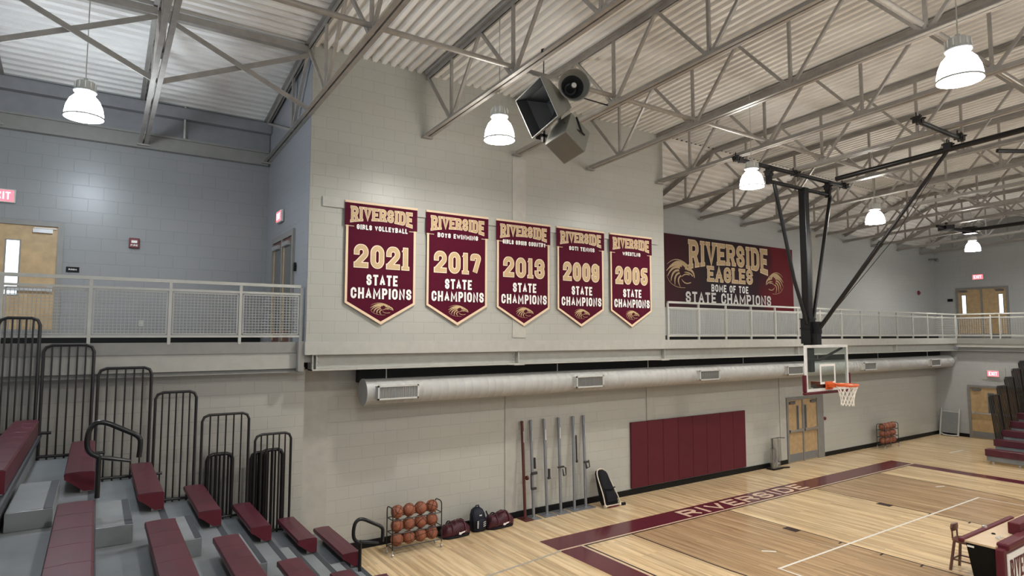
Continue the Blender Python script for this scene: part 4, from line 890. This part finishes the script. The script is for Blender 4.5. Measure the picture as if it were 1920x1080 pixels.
def soft(pts, it=2):
    P = [Vector(p) for p in pts]
    for _ in range(it):
        Q = [P[0]]
        for a, b in zip(P[:-1],P[1:]): Q += [a*0.75+b*0.25, a*0.25+b*0.75]
        P = Q+[P[-1]]
    return P
def ell(c, a, b, ax1, ax2, n=16, p=2.6):
    c = Vector(c); ax1 = Vector(ax1); ax2 = Vector(ax2); out = []
    for j in range(n):
        t = 2*PI*j/n; co, si = math.cos(t), math.sin(t)
        out.append(c+ax1*a*math.copysign(abs(co)**(2/p),co)+ax2*b*math.copysign(abs(si)**(2/p),si))
    return out
def duffel(c, ln, rad, ang, label, seed):
    rnd = random.Random(seed); ax = Vector((math.cos(ang),math.sin(ang),0)); sd = Vector((-math.sin(ang),math.cos(ang),0)); up = Vector((0,0,1))
    r = thing('duffel_bag', (c[0],c[1],0), label, 'bag', 'duffel bags'); c0_ = Vector((c[0],c[1],0))
    P = lambda t, o, z: c0_+ax*t+sd*o+up*z
    m = MB(smooth=True); rs = []
    for i in range(17):
        t = -1+2*i/16; e = (1-abs(t)**5)**0.5 if abs(t) < 1 else 0.0
        k = max(e,0.30)*(1+rnd.uniform(-0.07,0.07)); h = rad*k*(0.90+0.12*math.cos(5.5*(t-0.12*(seed % 3)))*(1-0.4*abs(t)))
        rs.append(ell(P(t*ln/2,0,h*0.96+0.012), rad*k*0.98, h*0.97, sd, up, 18, 2.5))
    m.rings(rs); body = obj('body', m, 'bag_maroon', r)
    m = MB(smooth=True); rs = []
    for i in range(11):
        t = -0.97+1.94*i/10; k = max((1-abs(t)**5)**0.5,0.3); rs.append(ell(P(t*ln/2,0,0.03), rad*k*0.97, 0.035, sd, up, 12, 3)) 
    m.rings(rs); obj('black_base', m, 'bag_black', r)
    for t in (-0.22,0.22):
        m = MB(smooth=True); m.tube([P(t*ln,math.cos(a)*rad*1.02,rad*0.96+math.sin(a)*rad*1.03) for a in [PI*(-0.25+1.5*k/14) for k in range(15)]],0.014,6); obj('strap', m, 'bag_maroon', r)
    m = MB(smooth=True); m.tube([P(-0.2*ln,-rad*0.35,rad*1.8),P(-0.12*ln,-rad*0.5,rad*2.12),P(0.08*ln,-rad*0.45,rad*2.1),P(0.2*ln,-rad*0.35,rad*1.82)],0.018,8); obj('handle', m, 'bag_maroon', r)
    m = MB(); m.tube([P(-0.30*ln,0,rad*1.80),P(-0.15*ln,0,rad*1.86),P(0.15*ln,0,rad*1.86),P(0.30*ln,0,rad*1.80)],0.012,5); obj('zip', m, 'bag_black', r)
    m = MB(smooth=True)
    for sgn in (-1,): m.rings([ell(P(sgn*ln*0.5,0,rad*0.9),rad*0.25,rad*0.3,sd,up,10),ell(P(sgn*(ln*0.5+0.03),0,rad*0.85),rad*0.2,rad*0.24,sd,up,10)])
    obj('end_pocket', m, 'bag_maroon', r)
    m = MB()
    zz = rad*0.62; yy = -rad*1.02
    m.ribbon([(-0.01,0.0),(0.03,-0.012),(0.07,0.005),(0.12,0.012),(0.17,0.03)],[0.05,0.045,0.03,0.025,0.008],lambda a,b_: P(a,yy-0.004,zz+b_)); obj('logo', m, 'white', r)
    return r
duffel((6.44,11.72),0.66,0.165,0.03,'maroon duffel bag on the floor beside the ball rack',1)
duffel((7.55,11.74),0.70,0.165,0.05,'maroon duffel bag on the floor nearest the volleyball poles',5)
r = thing('backpack', (7.02,11.78,0), 'dark navy backpack standing between the two duffel bags', 'bag')
m = MB(smooth=True); rs = []
for z, a, bb, o in ((0.0,0.15,0.11,0),(0.03,0.175,0.13,0),(0.2,0.18,0.135,0.0),(0.34,0.165,0.12,0.02),(0.43,0.13,0.095,0.04),(0.475,0.07,0.05,0.05)): rs.append(ell((7.02,11.78+o,z+0.005),a,bb,(1,0,0),(0,1,0),18,2.6))
m.rings(rs); obj('body', m, 'bag_navy', r)
m = MB(smooth=True); rs = []
for y, k in ((11.66,1.0),(11.63,0.95),(11.615,0.75)): rs.append(ell((7.03,y,0.16),0.125*k,0.125*k,(1,0,0),(0,0,1),14,3.2))
m.rings(rs); obj('front_pocket', m, 'bag_navy', r)
m = MB(smooth=True); m.tube([(6.98,11.83,0.46),(7.0,11.82,0.52),(7.06,11.82,0.52),(7.08,11.83,0.46)],0.012,6); obj('grab_handle', m, 'bag_navy', r)
m = MB(smooth=True); m.tube([(6.85,11.72,0.4),(6.83,11.62,0.25),(6.86,11.66,0.05)],0.016,6); obj('side_strap', m, 'bag_black', r); m = MB(smooth=True); m.tube([(7.19,11.72,0.4),(7.21,11.62,0.25),(7.18,11.66,0.05)],0.016,6); obj('side_strap', m, 'bag_black', r)
m = MB(); 
for k in range(5): m.box(6.915,6.945,11.612-0.001*k,11.622,0.10+0.032*k,0.122+0.032*k)
for k in range(3): m.ribbon([(7.06,0.12+0.04*k),(7.12,0.14+0.04*k)],0.016,lambda a,b_:(a,11.606,b_))
m.box(6.99,7.05,11.655,11.665,0.335,0.36); obj('logo', m, 'print_grey', r)
m = MB(smooth=True); m.tube([(6.0,11.95,0.035),(6.12,11.9,0.05),(6.2,11.85,0.03)],[0.02,0.06,0.03],8); tag(obj('dark_pouch', m, 'bag_black'), 'small black pouch on the floor between ball rack and duffel bag', 'bag')

# black wheeled bag on bone coloured frame
r = thing('wheeled_bag', (10.72,11.66,0), 'black wheeled bag with bone coloured frame by the volleyball poles', 'bag')
m = MB(smooth=True); rs = []
for z, w, y, dp in ((0.05,0.215,11.60,0.11),(0.12,0.235,11.61,0.14),(0.35,0.205,11.70,0.15),(0.55,0.175,11.79,0.14),(0.74,0.15,11.87,0.12),(0.80,0.125,11.89,0.09),(0.82,0.09,11.90,0.05)): rs.append(ell((10.69-0.02*(z/0.78),y,z),w,dp,(1,0,0),(0,1,0),16,3.6))
m.rings(rs); obj('body', m, 'bag_black', r)
m = MB(smooth=True); m.tube(soft([(10.45,11.48,0.05),(10.44,11.54,0.30),(10.45,11.70,0.58),(10.48,11.83,0.78),(10.57,11.88,0.86),(10.72,11.88,0.86),(10.80,11.84,0.78),(10.86,11.70,0.53),(10.91,11.54,0.26),(10.95,11.48,0.05)]),0.015,8); m.tube([(10.46,11.49,0.05),(10.93,11.48,0.05)],0.018,8); obj('frame', m, 'bone', r)
for x in (10.46,10.93): m = MB(smooth=True); m.lathe([(0.045,-0.02),(0.045,0.02)],(x,11.50,0.045),14,(1,0,0)); obj('wheel', m, 'bone', r)
m = MB(smooth=True); m.tube([(10.97,11.52,0.03),(11.1,11.47,0.04)],[0.035,0.035],8); m.tube([(10.93,11.56,0.05),(10.97,11.52,0.03)],0.012,6); obj('loose_strap', m, 'bag_black', r)
m = MB(); m.box(10.58,10.86,11.46,11.56,0.012,0.045); obj('red_foot', m, 'red_box', r)
m = MB(smooth=True); m.tube([(10.50,11.58,0.45),(10.67,11.55,0.43),(10.86,11.58,0.45)],0.014,6); m.rings([ell((10.68,11.47,0.16),0.17,0.03,(1,0,0),(0,1,0),10,3),ell((10.67,11.555,0.38),0.15,0.03,(1,0,0),(0,1,0),10,3)]); obj('front_pocket', m, 'bag_black', r)

# clear tube stand
r = thing('tube_stand', (17.95,11.85,0), 'clear acrylic tube stand with black base beside the lower double doors', 'stand')
m = MB(); m.box(17.70,18.2,11.72,11.98,0,0.05); m.bar((18.2,11.8,0.03),(18.5,11.7,0.02),0.05,0.03); obj('base', m, 'black_base', r)
m = MB(smooth=True); m.lathe([(0.15,0.05),(0.15,0.93)],(18.02,11.86,0),22,cap=False); m.lathe([(0.14,0.05),(0.14,0.93)],(18.02,11.86,0),22,cap=False); obj('tall_tube', m, 'acrylic', r)
m = MB(smooth=True); m.lathe([(0.095,0.05),(0.095,0.66)],(17.80,11.80,0),18,cap=False); m.lathe([(0.085,0.05),(0.085,0.66)],(17.80,11.80,0),18,cap=False); obj('short_tube', m, 'acrylic', r)
m = MB(smooth=True); m.tube([(17.86,11.86,0.05),(17.86,11.86,0.95),(18.2,11.86,0.95),(18.5,11.84,0.92)],0.014,8); m.tube([(18.18,11.86,0.05),(18.18,11.86,0.95)],0.010,6); obj('handle', m, 'bar_black', r)
m = MB(smooth=True)
for k in range(5): m.sphere((17.95+0.05*k,11.85+0.02*(k%2),0.10+0.05*(k%3)),0.035,8,6)
for x,h_ in ((17.95,0.75),(18.03,0.86),(18.09,0.6)): m.tube([(x,11.86,0.06),(x,11.86,h_)],0.018,8)
obj('contents', m, 'steel', r)
# folded board in the corner
r = thing('folded_board', (XR-0.15,11.6,0), 'grey folded board with pale side posts leaning in the far corner', 'board')
m = MB(); m.hexa([(XR-0.30,11.3,0.12),(XR-0.27,11.3,0.12),(XR-0.27,11.88,0.12),(XR-0.30,11.88,0.12),(XR-0.10,11.3,0.98),(XR-0.07,11.3,0.98),(XR-0.07,11.88,0.98),(XR-0.10,11.88,0.98)]); obj('panel', m, 'board_grey', r)
for y in (11.26,11.92): m = MB(); m.bar((XR-0.34,y,0.0),(XR-0.06,y,1.12),0.05,0.06); obj('side_post', m, 'rail', r)
m = MB(); m.bar((XR-0.09,11.26,0.99),(XR-0.09,11.92,0.99),0.04,0.05); obj('top_bar', m, 'rail', r)
m = MB(smooth=True); m.tube([(XR-0.34,11.9,0.09),(XR-0.42,11.75,0.05),(XR-0.44,11.58,0.04),(XR-0.42,11.4,0.04),(XR-0.34,11.24,0.06)],0.028,8); obj('bottom_bow', m, 'rail', r)

# ------------------------------------------------------------------ ball racks
def ball_mesh(c, rr):
    m = MB(smooth=True); m.sphere(c, rr, 24, 16); return m
def seams(c, rr, rot):
    m = MB(smooth=True); c = Vector(c); R3 = Matrix.Rotation(rot[0],3,'X') @ Matrix.Rotation(rot[1],3,'Y') @ Matrix.Rotation(rot[2],3,'Z')
    def loop(fn_, n=30): m.tube([c+R3 @ (Vector(fn_(2*PI*i/n)).normalized()*rr*1.002) for i in range(n+1)],0.0048,4,cap=False)
    loop(lambda t: (math.cos(t),math.sin(t),0)); loop(lambda t: (math.cos(t),0,math.sin(t)))
    loop(lambda t: (0.72+0.25*math.cos(2*t) if False else 0.75*(1), math.cos(t)*0.66, math.sin(t)*0.9)); loop(lambda t: (-0.75, math.cos(t)*0.66, math.sin(t)*0.9))
    return m
def rack(cx, cy, label):
    r = thing('ball_rack', (cx,cy,0), label, 'ball rack', 'ball racks'); hw, hd = 0.52, 0.14
    for s in (-1,1):
        m = MB(smooth=True); x = cx+s*hw; f, bk = cy-hd, cy+hd
        m.tube([(x,f,0.12),(x,f,0.83),(x,f+0.015,0.875),(x,f+0.06,0.90),(x,bk-0.06,0.90),(x,bk-0.015,0.875),(x,bk,0.83),(x,bk,0.12)],0.011,8); obj('end_frame', m, 'bar_black', r)
    for z in (0.16,0.42,0.68):
        m = MB(smooth=True)
        for y in (cy-hd,cy+hd-0.02): m.tube([(cx-hw,y,z),(cx+hw,y,z)],0.010,6)
        for s in (-1,1): m.tube([(cx+s*hw,cy-hd,z),(cx+s*hw,cy+hd,z)],0.010,6)
        obj('shelf', m, 'winch_grey', r)
    for sx in (-1,1):
        for sy in (-1,1):
            m = MB(smooth=True); x, y = cx+sx*hw, cy+sy*hd; m.lathe([(0.032,-0.012),(0.032,0.012)],(x,y,0.034),12,(1,0,0)); m.tube([(x,y,0.05),(x,y,0.13)],0.010,6); obj('caster', m, 'steel', r)
    return r
row_w = ['bottom','middle','top']; col_w = ['leftmost','second from the left','third from the left','rightmost']
bm0 = None
for cx, cy, lb, wh in ((5.36,11.42,'black wheeled ball rack of basketballs beside the maroon duffel bag','near rack'),(24.95,11.72,'small far ball rack against the wall right of the double doors','far rack')):
    rack(cx, cy, lb)
    for k in range(3):
        for i in range(4):
            x = cx-0.372+0.248*i; z = 0.16+0.26*k+0.116; nm = 'basketball'
            loc = (x, cy, z); lab = 'orange basketball, %s on the %s shelf of the %s' % (col_w[i], row_w[k], wh)
            if bm0 is None:
                t0 = thing(nm, (0,0,0), lab, 'basketball', 'basketballs on racks'); obj('leather', ball_mesh((0,0,0),0.1235), 'ball', t0); obj('seams', seams((0,0,0),0.1235,(0,0,0)), 'seam', t0)
                bm0 = t0; t = t0; t.location = loc
            else: t = dup(bm0, loc, lab)
            t.rotation_euler = (random.uniform(0,6),random.uniform(0,6),random.uniform(0,6))

# ------------------------------------------------------------------ left bleachers
ROWS = [ # name, X of seat back edge, seat top, near end of back seat, far end of front seat
 (3.30,0.83,9.62,8.55),(2.68,1.09,9.85,8.30),(1.96,1.44,9.68,8.12),(1.24,1.83,9.45,8.20),(0.50,2.26,9.02,7.68),(-0.24,2.66,8.70,7.20),(-0.92,3.01,7.25,5.60),(-1.66,3.41,7.0,5.4)]
SW = 0.29; YE = 11.2; YN = 1.0
rl = ['lowest row of the left bleachers, maroon seats by the floor','second row up of the left bleachers, with the shortest end rail','third row up of the left bleachers, maroon seats on grey tread','fourth row up of the left bleachers, maroon seats on grey tread','fifth row up of the left bleachers, maroon seats on grey tread','sixth row up of the left bleachers, with the aisle handrail','seventh row up of the left bleachers, at the left edge of the photo','topmost built row of the left bleachers, beyond the left edge']
def seat(mb_top, x, z, ya, yb):
    """moulded bench from ya (near) to yb (far): rounded top with grooves, sloping underside"""
    sec = [(x+0.008,z-0.07),(x,z-0.03),(x+0.012,z-0.004),(x+SW*0.5,z+0.002),(x+SW-0.015,z-0.004),(x+SW,z-0.02),(x+SW,z-0.215),(x+SW-0.10,z-0.215),(x+0.06,z-0.10)]
    ys = [ya]; n = max(1, round((yb-ya)/0.46)) if yb-ya > 3 else 1; 
    rs = []
    for i in range(n):
        a = ya+(yb-ya)*i/n; c = ya+(yb-ya)*(i+1)/n
        rs.append([(px,a+0.004,pz) for px, pz in sec]); rs.append([(px,c-0.004,pz) for px, pz in sec])
        if i < n-1: rs.append([(px,c,pz-0.003 if pz > z-0.06 else pz) for px, pz in sec])
    mb_top.rings(rs)
for k, (X, Z, yb, yf) in enumerate(ROWS):
    r = thing('bleacher_row', (X,YE,0), rl[k], 'bleacher row', 'left bleacher rows')
    dz = Z-0.24; xf = X+SW+0.02
    xbk = ROWS[k+1][0]+SW-0.06 if k+1 < len(ROWS) else X-0.5
    m = MB().box(xbk, xf-0.075, YN, 11.63, dz-0.06, dz); obj('tread', m, 'tread', r)
    m = MB().box(xf-0.075, xf, YN, 11.63, dz-0.06, dz+0.003); obj('nosing_strip', m, 'nosing', r)
    lo = (ROWS[k-1][1]-0.24) if k else 0.0
    m = MB().box(xf-0.08, xf-0.05, YN, 11.63, max(lo-0.05,0), dz-0.06); obj('riser', m, 'tread', r)
    for a, c in ((yb,YE-0.02),(YN+0.05,yf)):
        m = MB(); seat(m, X, Z, a, c); s_ = obj('seat', m, 'maroon_seat', r)
        e_ = MB(); 
        for yy in ((a-0.006) if a > 5 else (c+0.001),):
            e_.prism([(X+SW+0.002,yy,Z-0.217),(X+SW-0.10,yy,Z-0.217),(X+0.055,yy,Z-0.105),(X+0.005,yy,Z-0.072),(X+0.005,yy,Z-0.012),(X+SW+0.002,yy,Z-0.012)],(0,0.006,0))
        obj('end_cap', e_, 'maroon_pad', s_)
        for yy in (a+0.05, c-0.08): m = MB().box(X+SW-0.13, X+SW-0.02, yy, yy+0.03, dz, Z-0.19); obj('seat_bracket', m, 'vent_frame', s_)
    # aisle step resting on this tread against the next riser up
    if k+1 < len(ROWS):
        xs0 = ROWS[k+1][0]+SW+0.0; ya, yc = ROWS[k][3]+0.15, ROWS[k][2]-0.01; ht = (ROWS[k+1][1]-Z)*0.5
        m = MB().box(xs0, xs0+0.36, ya, yc, dz, dz+ht); st = obj('aisle_step', m, 'tread', r, bevel=0.006)
        m = MB().box(xs0+0.01, xs0+0.28, ya+0.01, yc-0.01, dz+ht, dz+ht+0.004); obj('step_top', m, 'tread_light', st)
        m = MB().box(xs0+0.285, xs0+0.355, ya+0.005, yc-0.005, dz+ht, dz+ht+0.004); obj('step_nosing', m, 'nosing', st)
    # barred end rail against the wall
    if 1 <= k <= 6:
        x0_ = [None,2.36,1.52,0.83,0.05,-0.64,-1.18][k]; x1_ = [None,2.965,2.25,1.42,0.76,-0.02,-0.70][k]
        zt = [None,2.48,2.875,3.285,3.695,4.06,4.46][k]; y_ = 11.26; sc_ = 0.979; x0_ *= sc_; x1_ *= sc_; zt = 4.23-(4.23-zt)*sc_
        m = MB(smooth=True); rr = 0.10
        m.tube([(x0_,y_,dz-0.3),(x0_,y_,zt-rr),(x0_+rr*0.3,y_,zt-rr*0.3),(x0_+rr,y_,zt),(x1_-rr,y_,zt),(x1_-rr*0.3,y_,zt-rr*0.3),(x1_,y_,zt-rr),(x1_,y_,dz-0.3)],0.021,8)
        m.tube([(x0_-0.02,y_,dz+0.05),(x1_+0.2,y_,dz+0.03)],0.022,8); rail_ = obj('end_rail', m, 'bar_black', r)
        for i in range(1,6):
            xx = x0_+(x1_-x0_)*i/6; m = MB(smooth=True); m.tube([(xx,y_,dz-0.1),(xx,y_,zt-0.01)],0.013,6); obj('bar', m, 'bar_black', rail_)
    if k in (0,5):
        bx_, by_, bz = ((3.52,9.45,0.59),(0.08,8.35,2.42))[k == 5]
        m = MB(smooth=True); Q = lambda a, z: (bx_+a, by_, bz+z)
        m.tube([Q(0.0,0.0),Q(0.0,0.46)],0.026,10); hr = obj('aisle_handrail', m, 'black_metal', r)
        m = MB(smooth=True); s2 = 1.0 if k == 0 else 1.06
        m.tube(soft([Q(a*s2,z*s2) for a,z in ((0.0,0.42),(-0.10,0.48),(-0.115,0.62),(-0.08,0.76),(0.02,0.79),(0.20,0.69),(0.365,0.60),(0.37,0.50),(0.36,0.38))]),0.028,10)
        m.tube([Q(0.0,0.44),Q(0.10,0.42),Q(0.30,0.37)],[0.02,0.026,0.018],8); obj('rail_loop', m, 'black_metal', hr)
# low front steps of the aisle
r = thing('aisle_front_step', (3.9,9.0,0), 'low grey front steps at the foot of the left bleacher aisle', 'step')
m = MB(); m.box(3.62,3.98,7.6,9.55,0,0.38); m.box(3.98,4.40,7.6,9.5,0,0.20); obj('step_block', m, 'tread_light', r)
m = MB(); m.box(3.91,3.985,7.6,9.55,0.38,0.384); m.box(4.33,4.405,7.6,9.5,0.2,0.204); obj('nosing_strip', m, 'nosing', r)
# folded rail panels stored against the wall
for x0_, x1_, zt, y_, lb in ((1.61,2.0,2.22,11.48,'short black folded rail panel stored behind the fourth end rail'),(2.30,2.54,2.18,11.48,'short black folded rail panel behind the shortest end rail, left one'),(2.44,2.80,2.22,11.40,'short black folded rail panel behind the shortest end rail, right one')):
    r = thing('folded_rail', (x0_,y_,0.8), lb, 'rail panel', 'stored rail panels')
    m = MB(smooth=True); rr = 0.09; zb_ = 1.205 if x1_ < 2.2 else 0.855
    m.tube([(x0_,y_,zb_),(x0_,y_,zt-rr),(x0_+rr*0.3,y_,zt-rr*0.3),(x0_+rr,y_,zt),(x1_-rr,y_,zt),(x1_-rr*0.3,y_,zt-rr*0.3),(x1_,y_,zt-rr),(x1_,y_,zb_)],0.03,8); obj('frame', m, 'bar_black', r)
    for i in range(1,6):
        xx = x0_+(x1_-x0_)*i/6; m = MB(smooth=True); m.tube([(xx,y_,zb_),(xx,y_,zt-0.01)],0.018,6); obj('bar', m, 'bar_black', r)

# ------------------------------------------------------------------ right bleachers (mirror side)
RB = [(24.5+0.9*i, 0.47+0.225*i) for i in range(6)]
rw = ['lowest maroon row of the far right bleachers','second row up of the far right bleachers','third row up of the far right bleachers','fourth row up of the far right bleachers','fifth row up of the far right bleachers','topmost row of the far right bleachers']
for k,(X,Z) in enumerate(RB):
    ye = 8.5+0.05*k; nx = RB[k+1][0] if k+1 < len(RB) else X+0.8
    r = thing('bleacher_row', (X,ye,0), rw[k], 'bleacher row', 'right bleacher rows')
    m = MB(); m.box(X,X+0.32,0,ye,Z-0.215,Z); obj('seat', m, 'maroon_seat', r, bevel=0.012)
    m = MB(); m.box(X+0.32,nx+0.02,0,ye,Z-0.16,Z-0.10); m.box(X+0.05,X+0.1,0,ye-0.03,max(Z-0.4,0.06) if k else 0.09,Z-0.2); obj('tread', m, 'tread', r)
    if k == 0:
        m = MB(); m.box(X+0.12,X+0.16,0,ye-0.1,0.0,0.09); obj('kick_board', m, 'oak', r)
        for y in (ye-0.2,ye-0.9): m = MB(smooth=True); m.lathe([(0.04,-0.02),(0.04,0.02)],(X+0.09,y,0.04),10,(1,0,0)); obj('roller', m, 'steel', r)
    if k >= 1:
        y_ = ye+0.06; lean = 0.47
        xa = 25.43+0.88*(k-1); xb = xa+0.88; zt = 2.15+0.27*(k-1); z0_ = Z-0.30
        m = MB(smooth=True)
        m.tube([(xa+lean,y_,z0_),(xa,y_,zt-0.05),(xa+0.06,y_,zt),(xb-0.06,y_,zt),(xb,y_,zt-0.05),(xb+lean,y_,z0_)],0.022,8); er = obj('end_rail', m, 'bar_black', r)
        for i in range(1,7):
            t = i/7; m = MB(smooth=True); m.tube([(xa+0.88*t+lean,y_,z0_),(xa+0.88*t,y_,zt)],0.018,6); obj('bar', m, 'bar_black', er)

# ------------------------------------------------------------------ scorer's table and stool
TX0, TX1, TY0, TY1, TZ = 12.36, 15.3, 4.22, 4.72, 0.76
r = thing('scorers_table', (13.8,4.45,0), 'padded maroon scorers table with tan top at the lower right', 'table')
m = MB().box(TX0,TX1,TY0,TY1-0.06,TZ-0.03,TZ); obj('table_top', m, 'table_top', r)
m = MB().box(TX0-0.03,TX0+2.25,TY1-0.07,TY1+0.02,TZ-0.04,TZ+0.03); obj('padded_lip', m, 'maroon_pad', r, bevel=0.02)
m = MB(); m.hexa([(TX0+0.14,TY0+0.02,0.02),(TX0+0.2,TY0+0.02,0.02),(TX0+0.2,TY1-0.15,0.02),(TX0+0.14,TY1-0.15,0.02),(TX0+0.02,TY0+0.02,TZ-0.03),(TX0+0.08,TY0+0.02,TZ-0.03),(TX0+0.08,TY1-0.08,TZ-0.03),(TX0+0.02,TY1-0.08,TZ-0.03)]); obj('end_panel', m, 'sign_black', r)
m = MB(); m.box(TX0+0.015,TX0+0.019,TY1-0.20,TY1-0.10,TZ-0.10,TZ-0.07); obj('white_label', m, 'white', r)
m = MB(); m.box(TX0-0.02,TX1,TY0-0.12,TY0,0.05,TZ-0.02); fp = obj('front_pad', m, 'maroon_pad', r, bevel=0.02)
m = MB(); m.box(TX0+0.12,TX1,TY0-0.15,TY0+0.03,TZ-0.06,TZ+0.06); obj('top_bolster', m, 'maroon_pad', r, bevel=0.035)
m = MB(); m.box(TX0+1.05,TX1,TY0-0.02,TY0+0.16,TZ+0.0,TZ+0.2); obj('scoreboard_box', m, 'maroon_pad', r, bevel=0.02)
m = MB(); m.box(TX0+0.10,TX1-0.1,TY0-0.135,TY0-0.12,0.12,TZ-0.10); sg = obj('sign_face', m, 'white', r)
m = MB(); lettering(m, 'RIVERSIDE', lambda x,z:(x,TY0-0.139,z), TX0+0.18,TX0+1.45,0.22,0.34,0.055,0.2,gap=0.12); obj('sign_lettering', m, 'maroon_pad', sg)
r = thing('glasses', (12.95,4.36,TZ), 'pair of clear glasses lying on the scorers table', 'glasses')
m = MB(smooth=True)
for x in (12.90,13.0): m.tube([(x+0.03*math.cos(a),4.36+0.03*math.sin(a),TZ+0.02) for a in [2*PI*i/14 for i in range(15)]],0.006,5,cap=False)
m.tube([(12.93,4.37,TZ+0.02),(12.97,4.37,TZ+0.02)],0.005,5); m.tube([(12.87,4.36,TZ+0.02),(12.86,4.28,TZ+0.006)],0.005,5); m.tube([(13.03,4.36,TZ+0.02),(13.04,4.28,TZ+0.006)],0.005,5); obj('rims', m, 'print_grey', r)
m = MB(smooth=True); m.lathe([(0.03,0),(0.035,0.006),(0.02,0.02),(0.0,0.02)],(13.15,4.5,TZ),14); tag(obj('cable_grommet', m, 'sign_black'), 'small black grommet in the tan table top', 'grommet')
m = MB(smooth=True); m.lathe([(0.04,0),(0.04,0.03),(0.03,0.035)],(13.35,TY1-0.02,TZ+0.03),12); tag(obj('button_box', m, 'steel'), 'small silver button on the maroon lip of the scorers table', 'button')
sx, sy = 13.16, 4.93
r = thing('bar_stool', (sx,sy,0), 'dark wooden stool behind the scorers table', 'stool')
m = MB(smooth=True); rs = []
for z,k in ((0.50,0.85),(0.515,1.0),(0.545,1.0),(0.56,0.88)): rs.append(ell((sx,sy,z),0.19*k,0.19*k,(1,0,0),(0,1,0),18,3))
m.rings(rs); obj('seat', m, 'stool_wood', r)
for a,b_ in ((-1,-1),(1,-1),(1,1),(-1,1)):
    m = MB(); m.bar((sx+a*0.13,sy+b_*0.13,0.51),(sx+a*0.19,sy+b_*0.19,0.0),0.036,0.036); obj('leg', m, 'stool_wood', r)
m = MB()
for (a,b_),(c,d_) in (((-1,-1),(1,-1)),((1,-1),(1,1)),((1,1),(-1,1)),((-1,1),(-1,-1))): m.bar((sx+a*0.165,sy+b_*0.165,0.2),(sx+c*0.165,sy+d_*0.165,0.2),0.022,0.022)
obj('stretcher', m, 'stool_wood', r)
m = MB(smooth=True); m.rings([ell((sx+0.02,sy+0.18,0.67+0.02*i),0.15-0.01*abs(i-3),0.025,(1,0,0),(0,1,0),12,3) for i in range(7)]); m.bar((sx-0.08,sy+0.175,0.53),(sx-0.08,sy+0.18,0.72),0.025,0.02); m.bar((sx+0.12,sy+0.175,0.53),(sx+0.12,sy+0.18,0.72),0.025,0.02); obj('backrest', m, 'stool_wood', r)
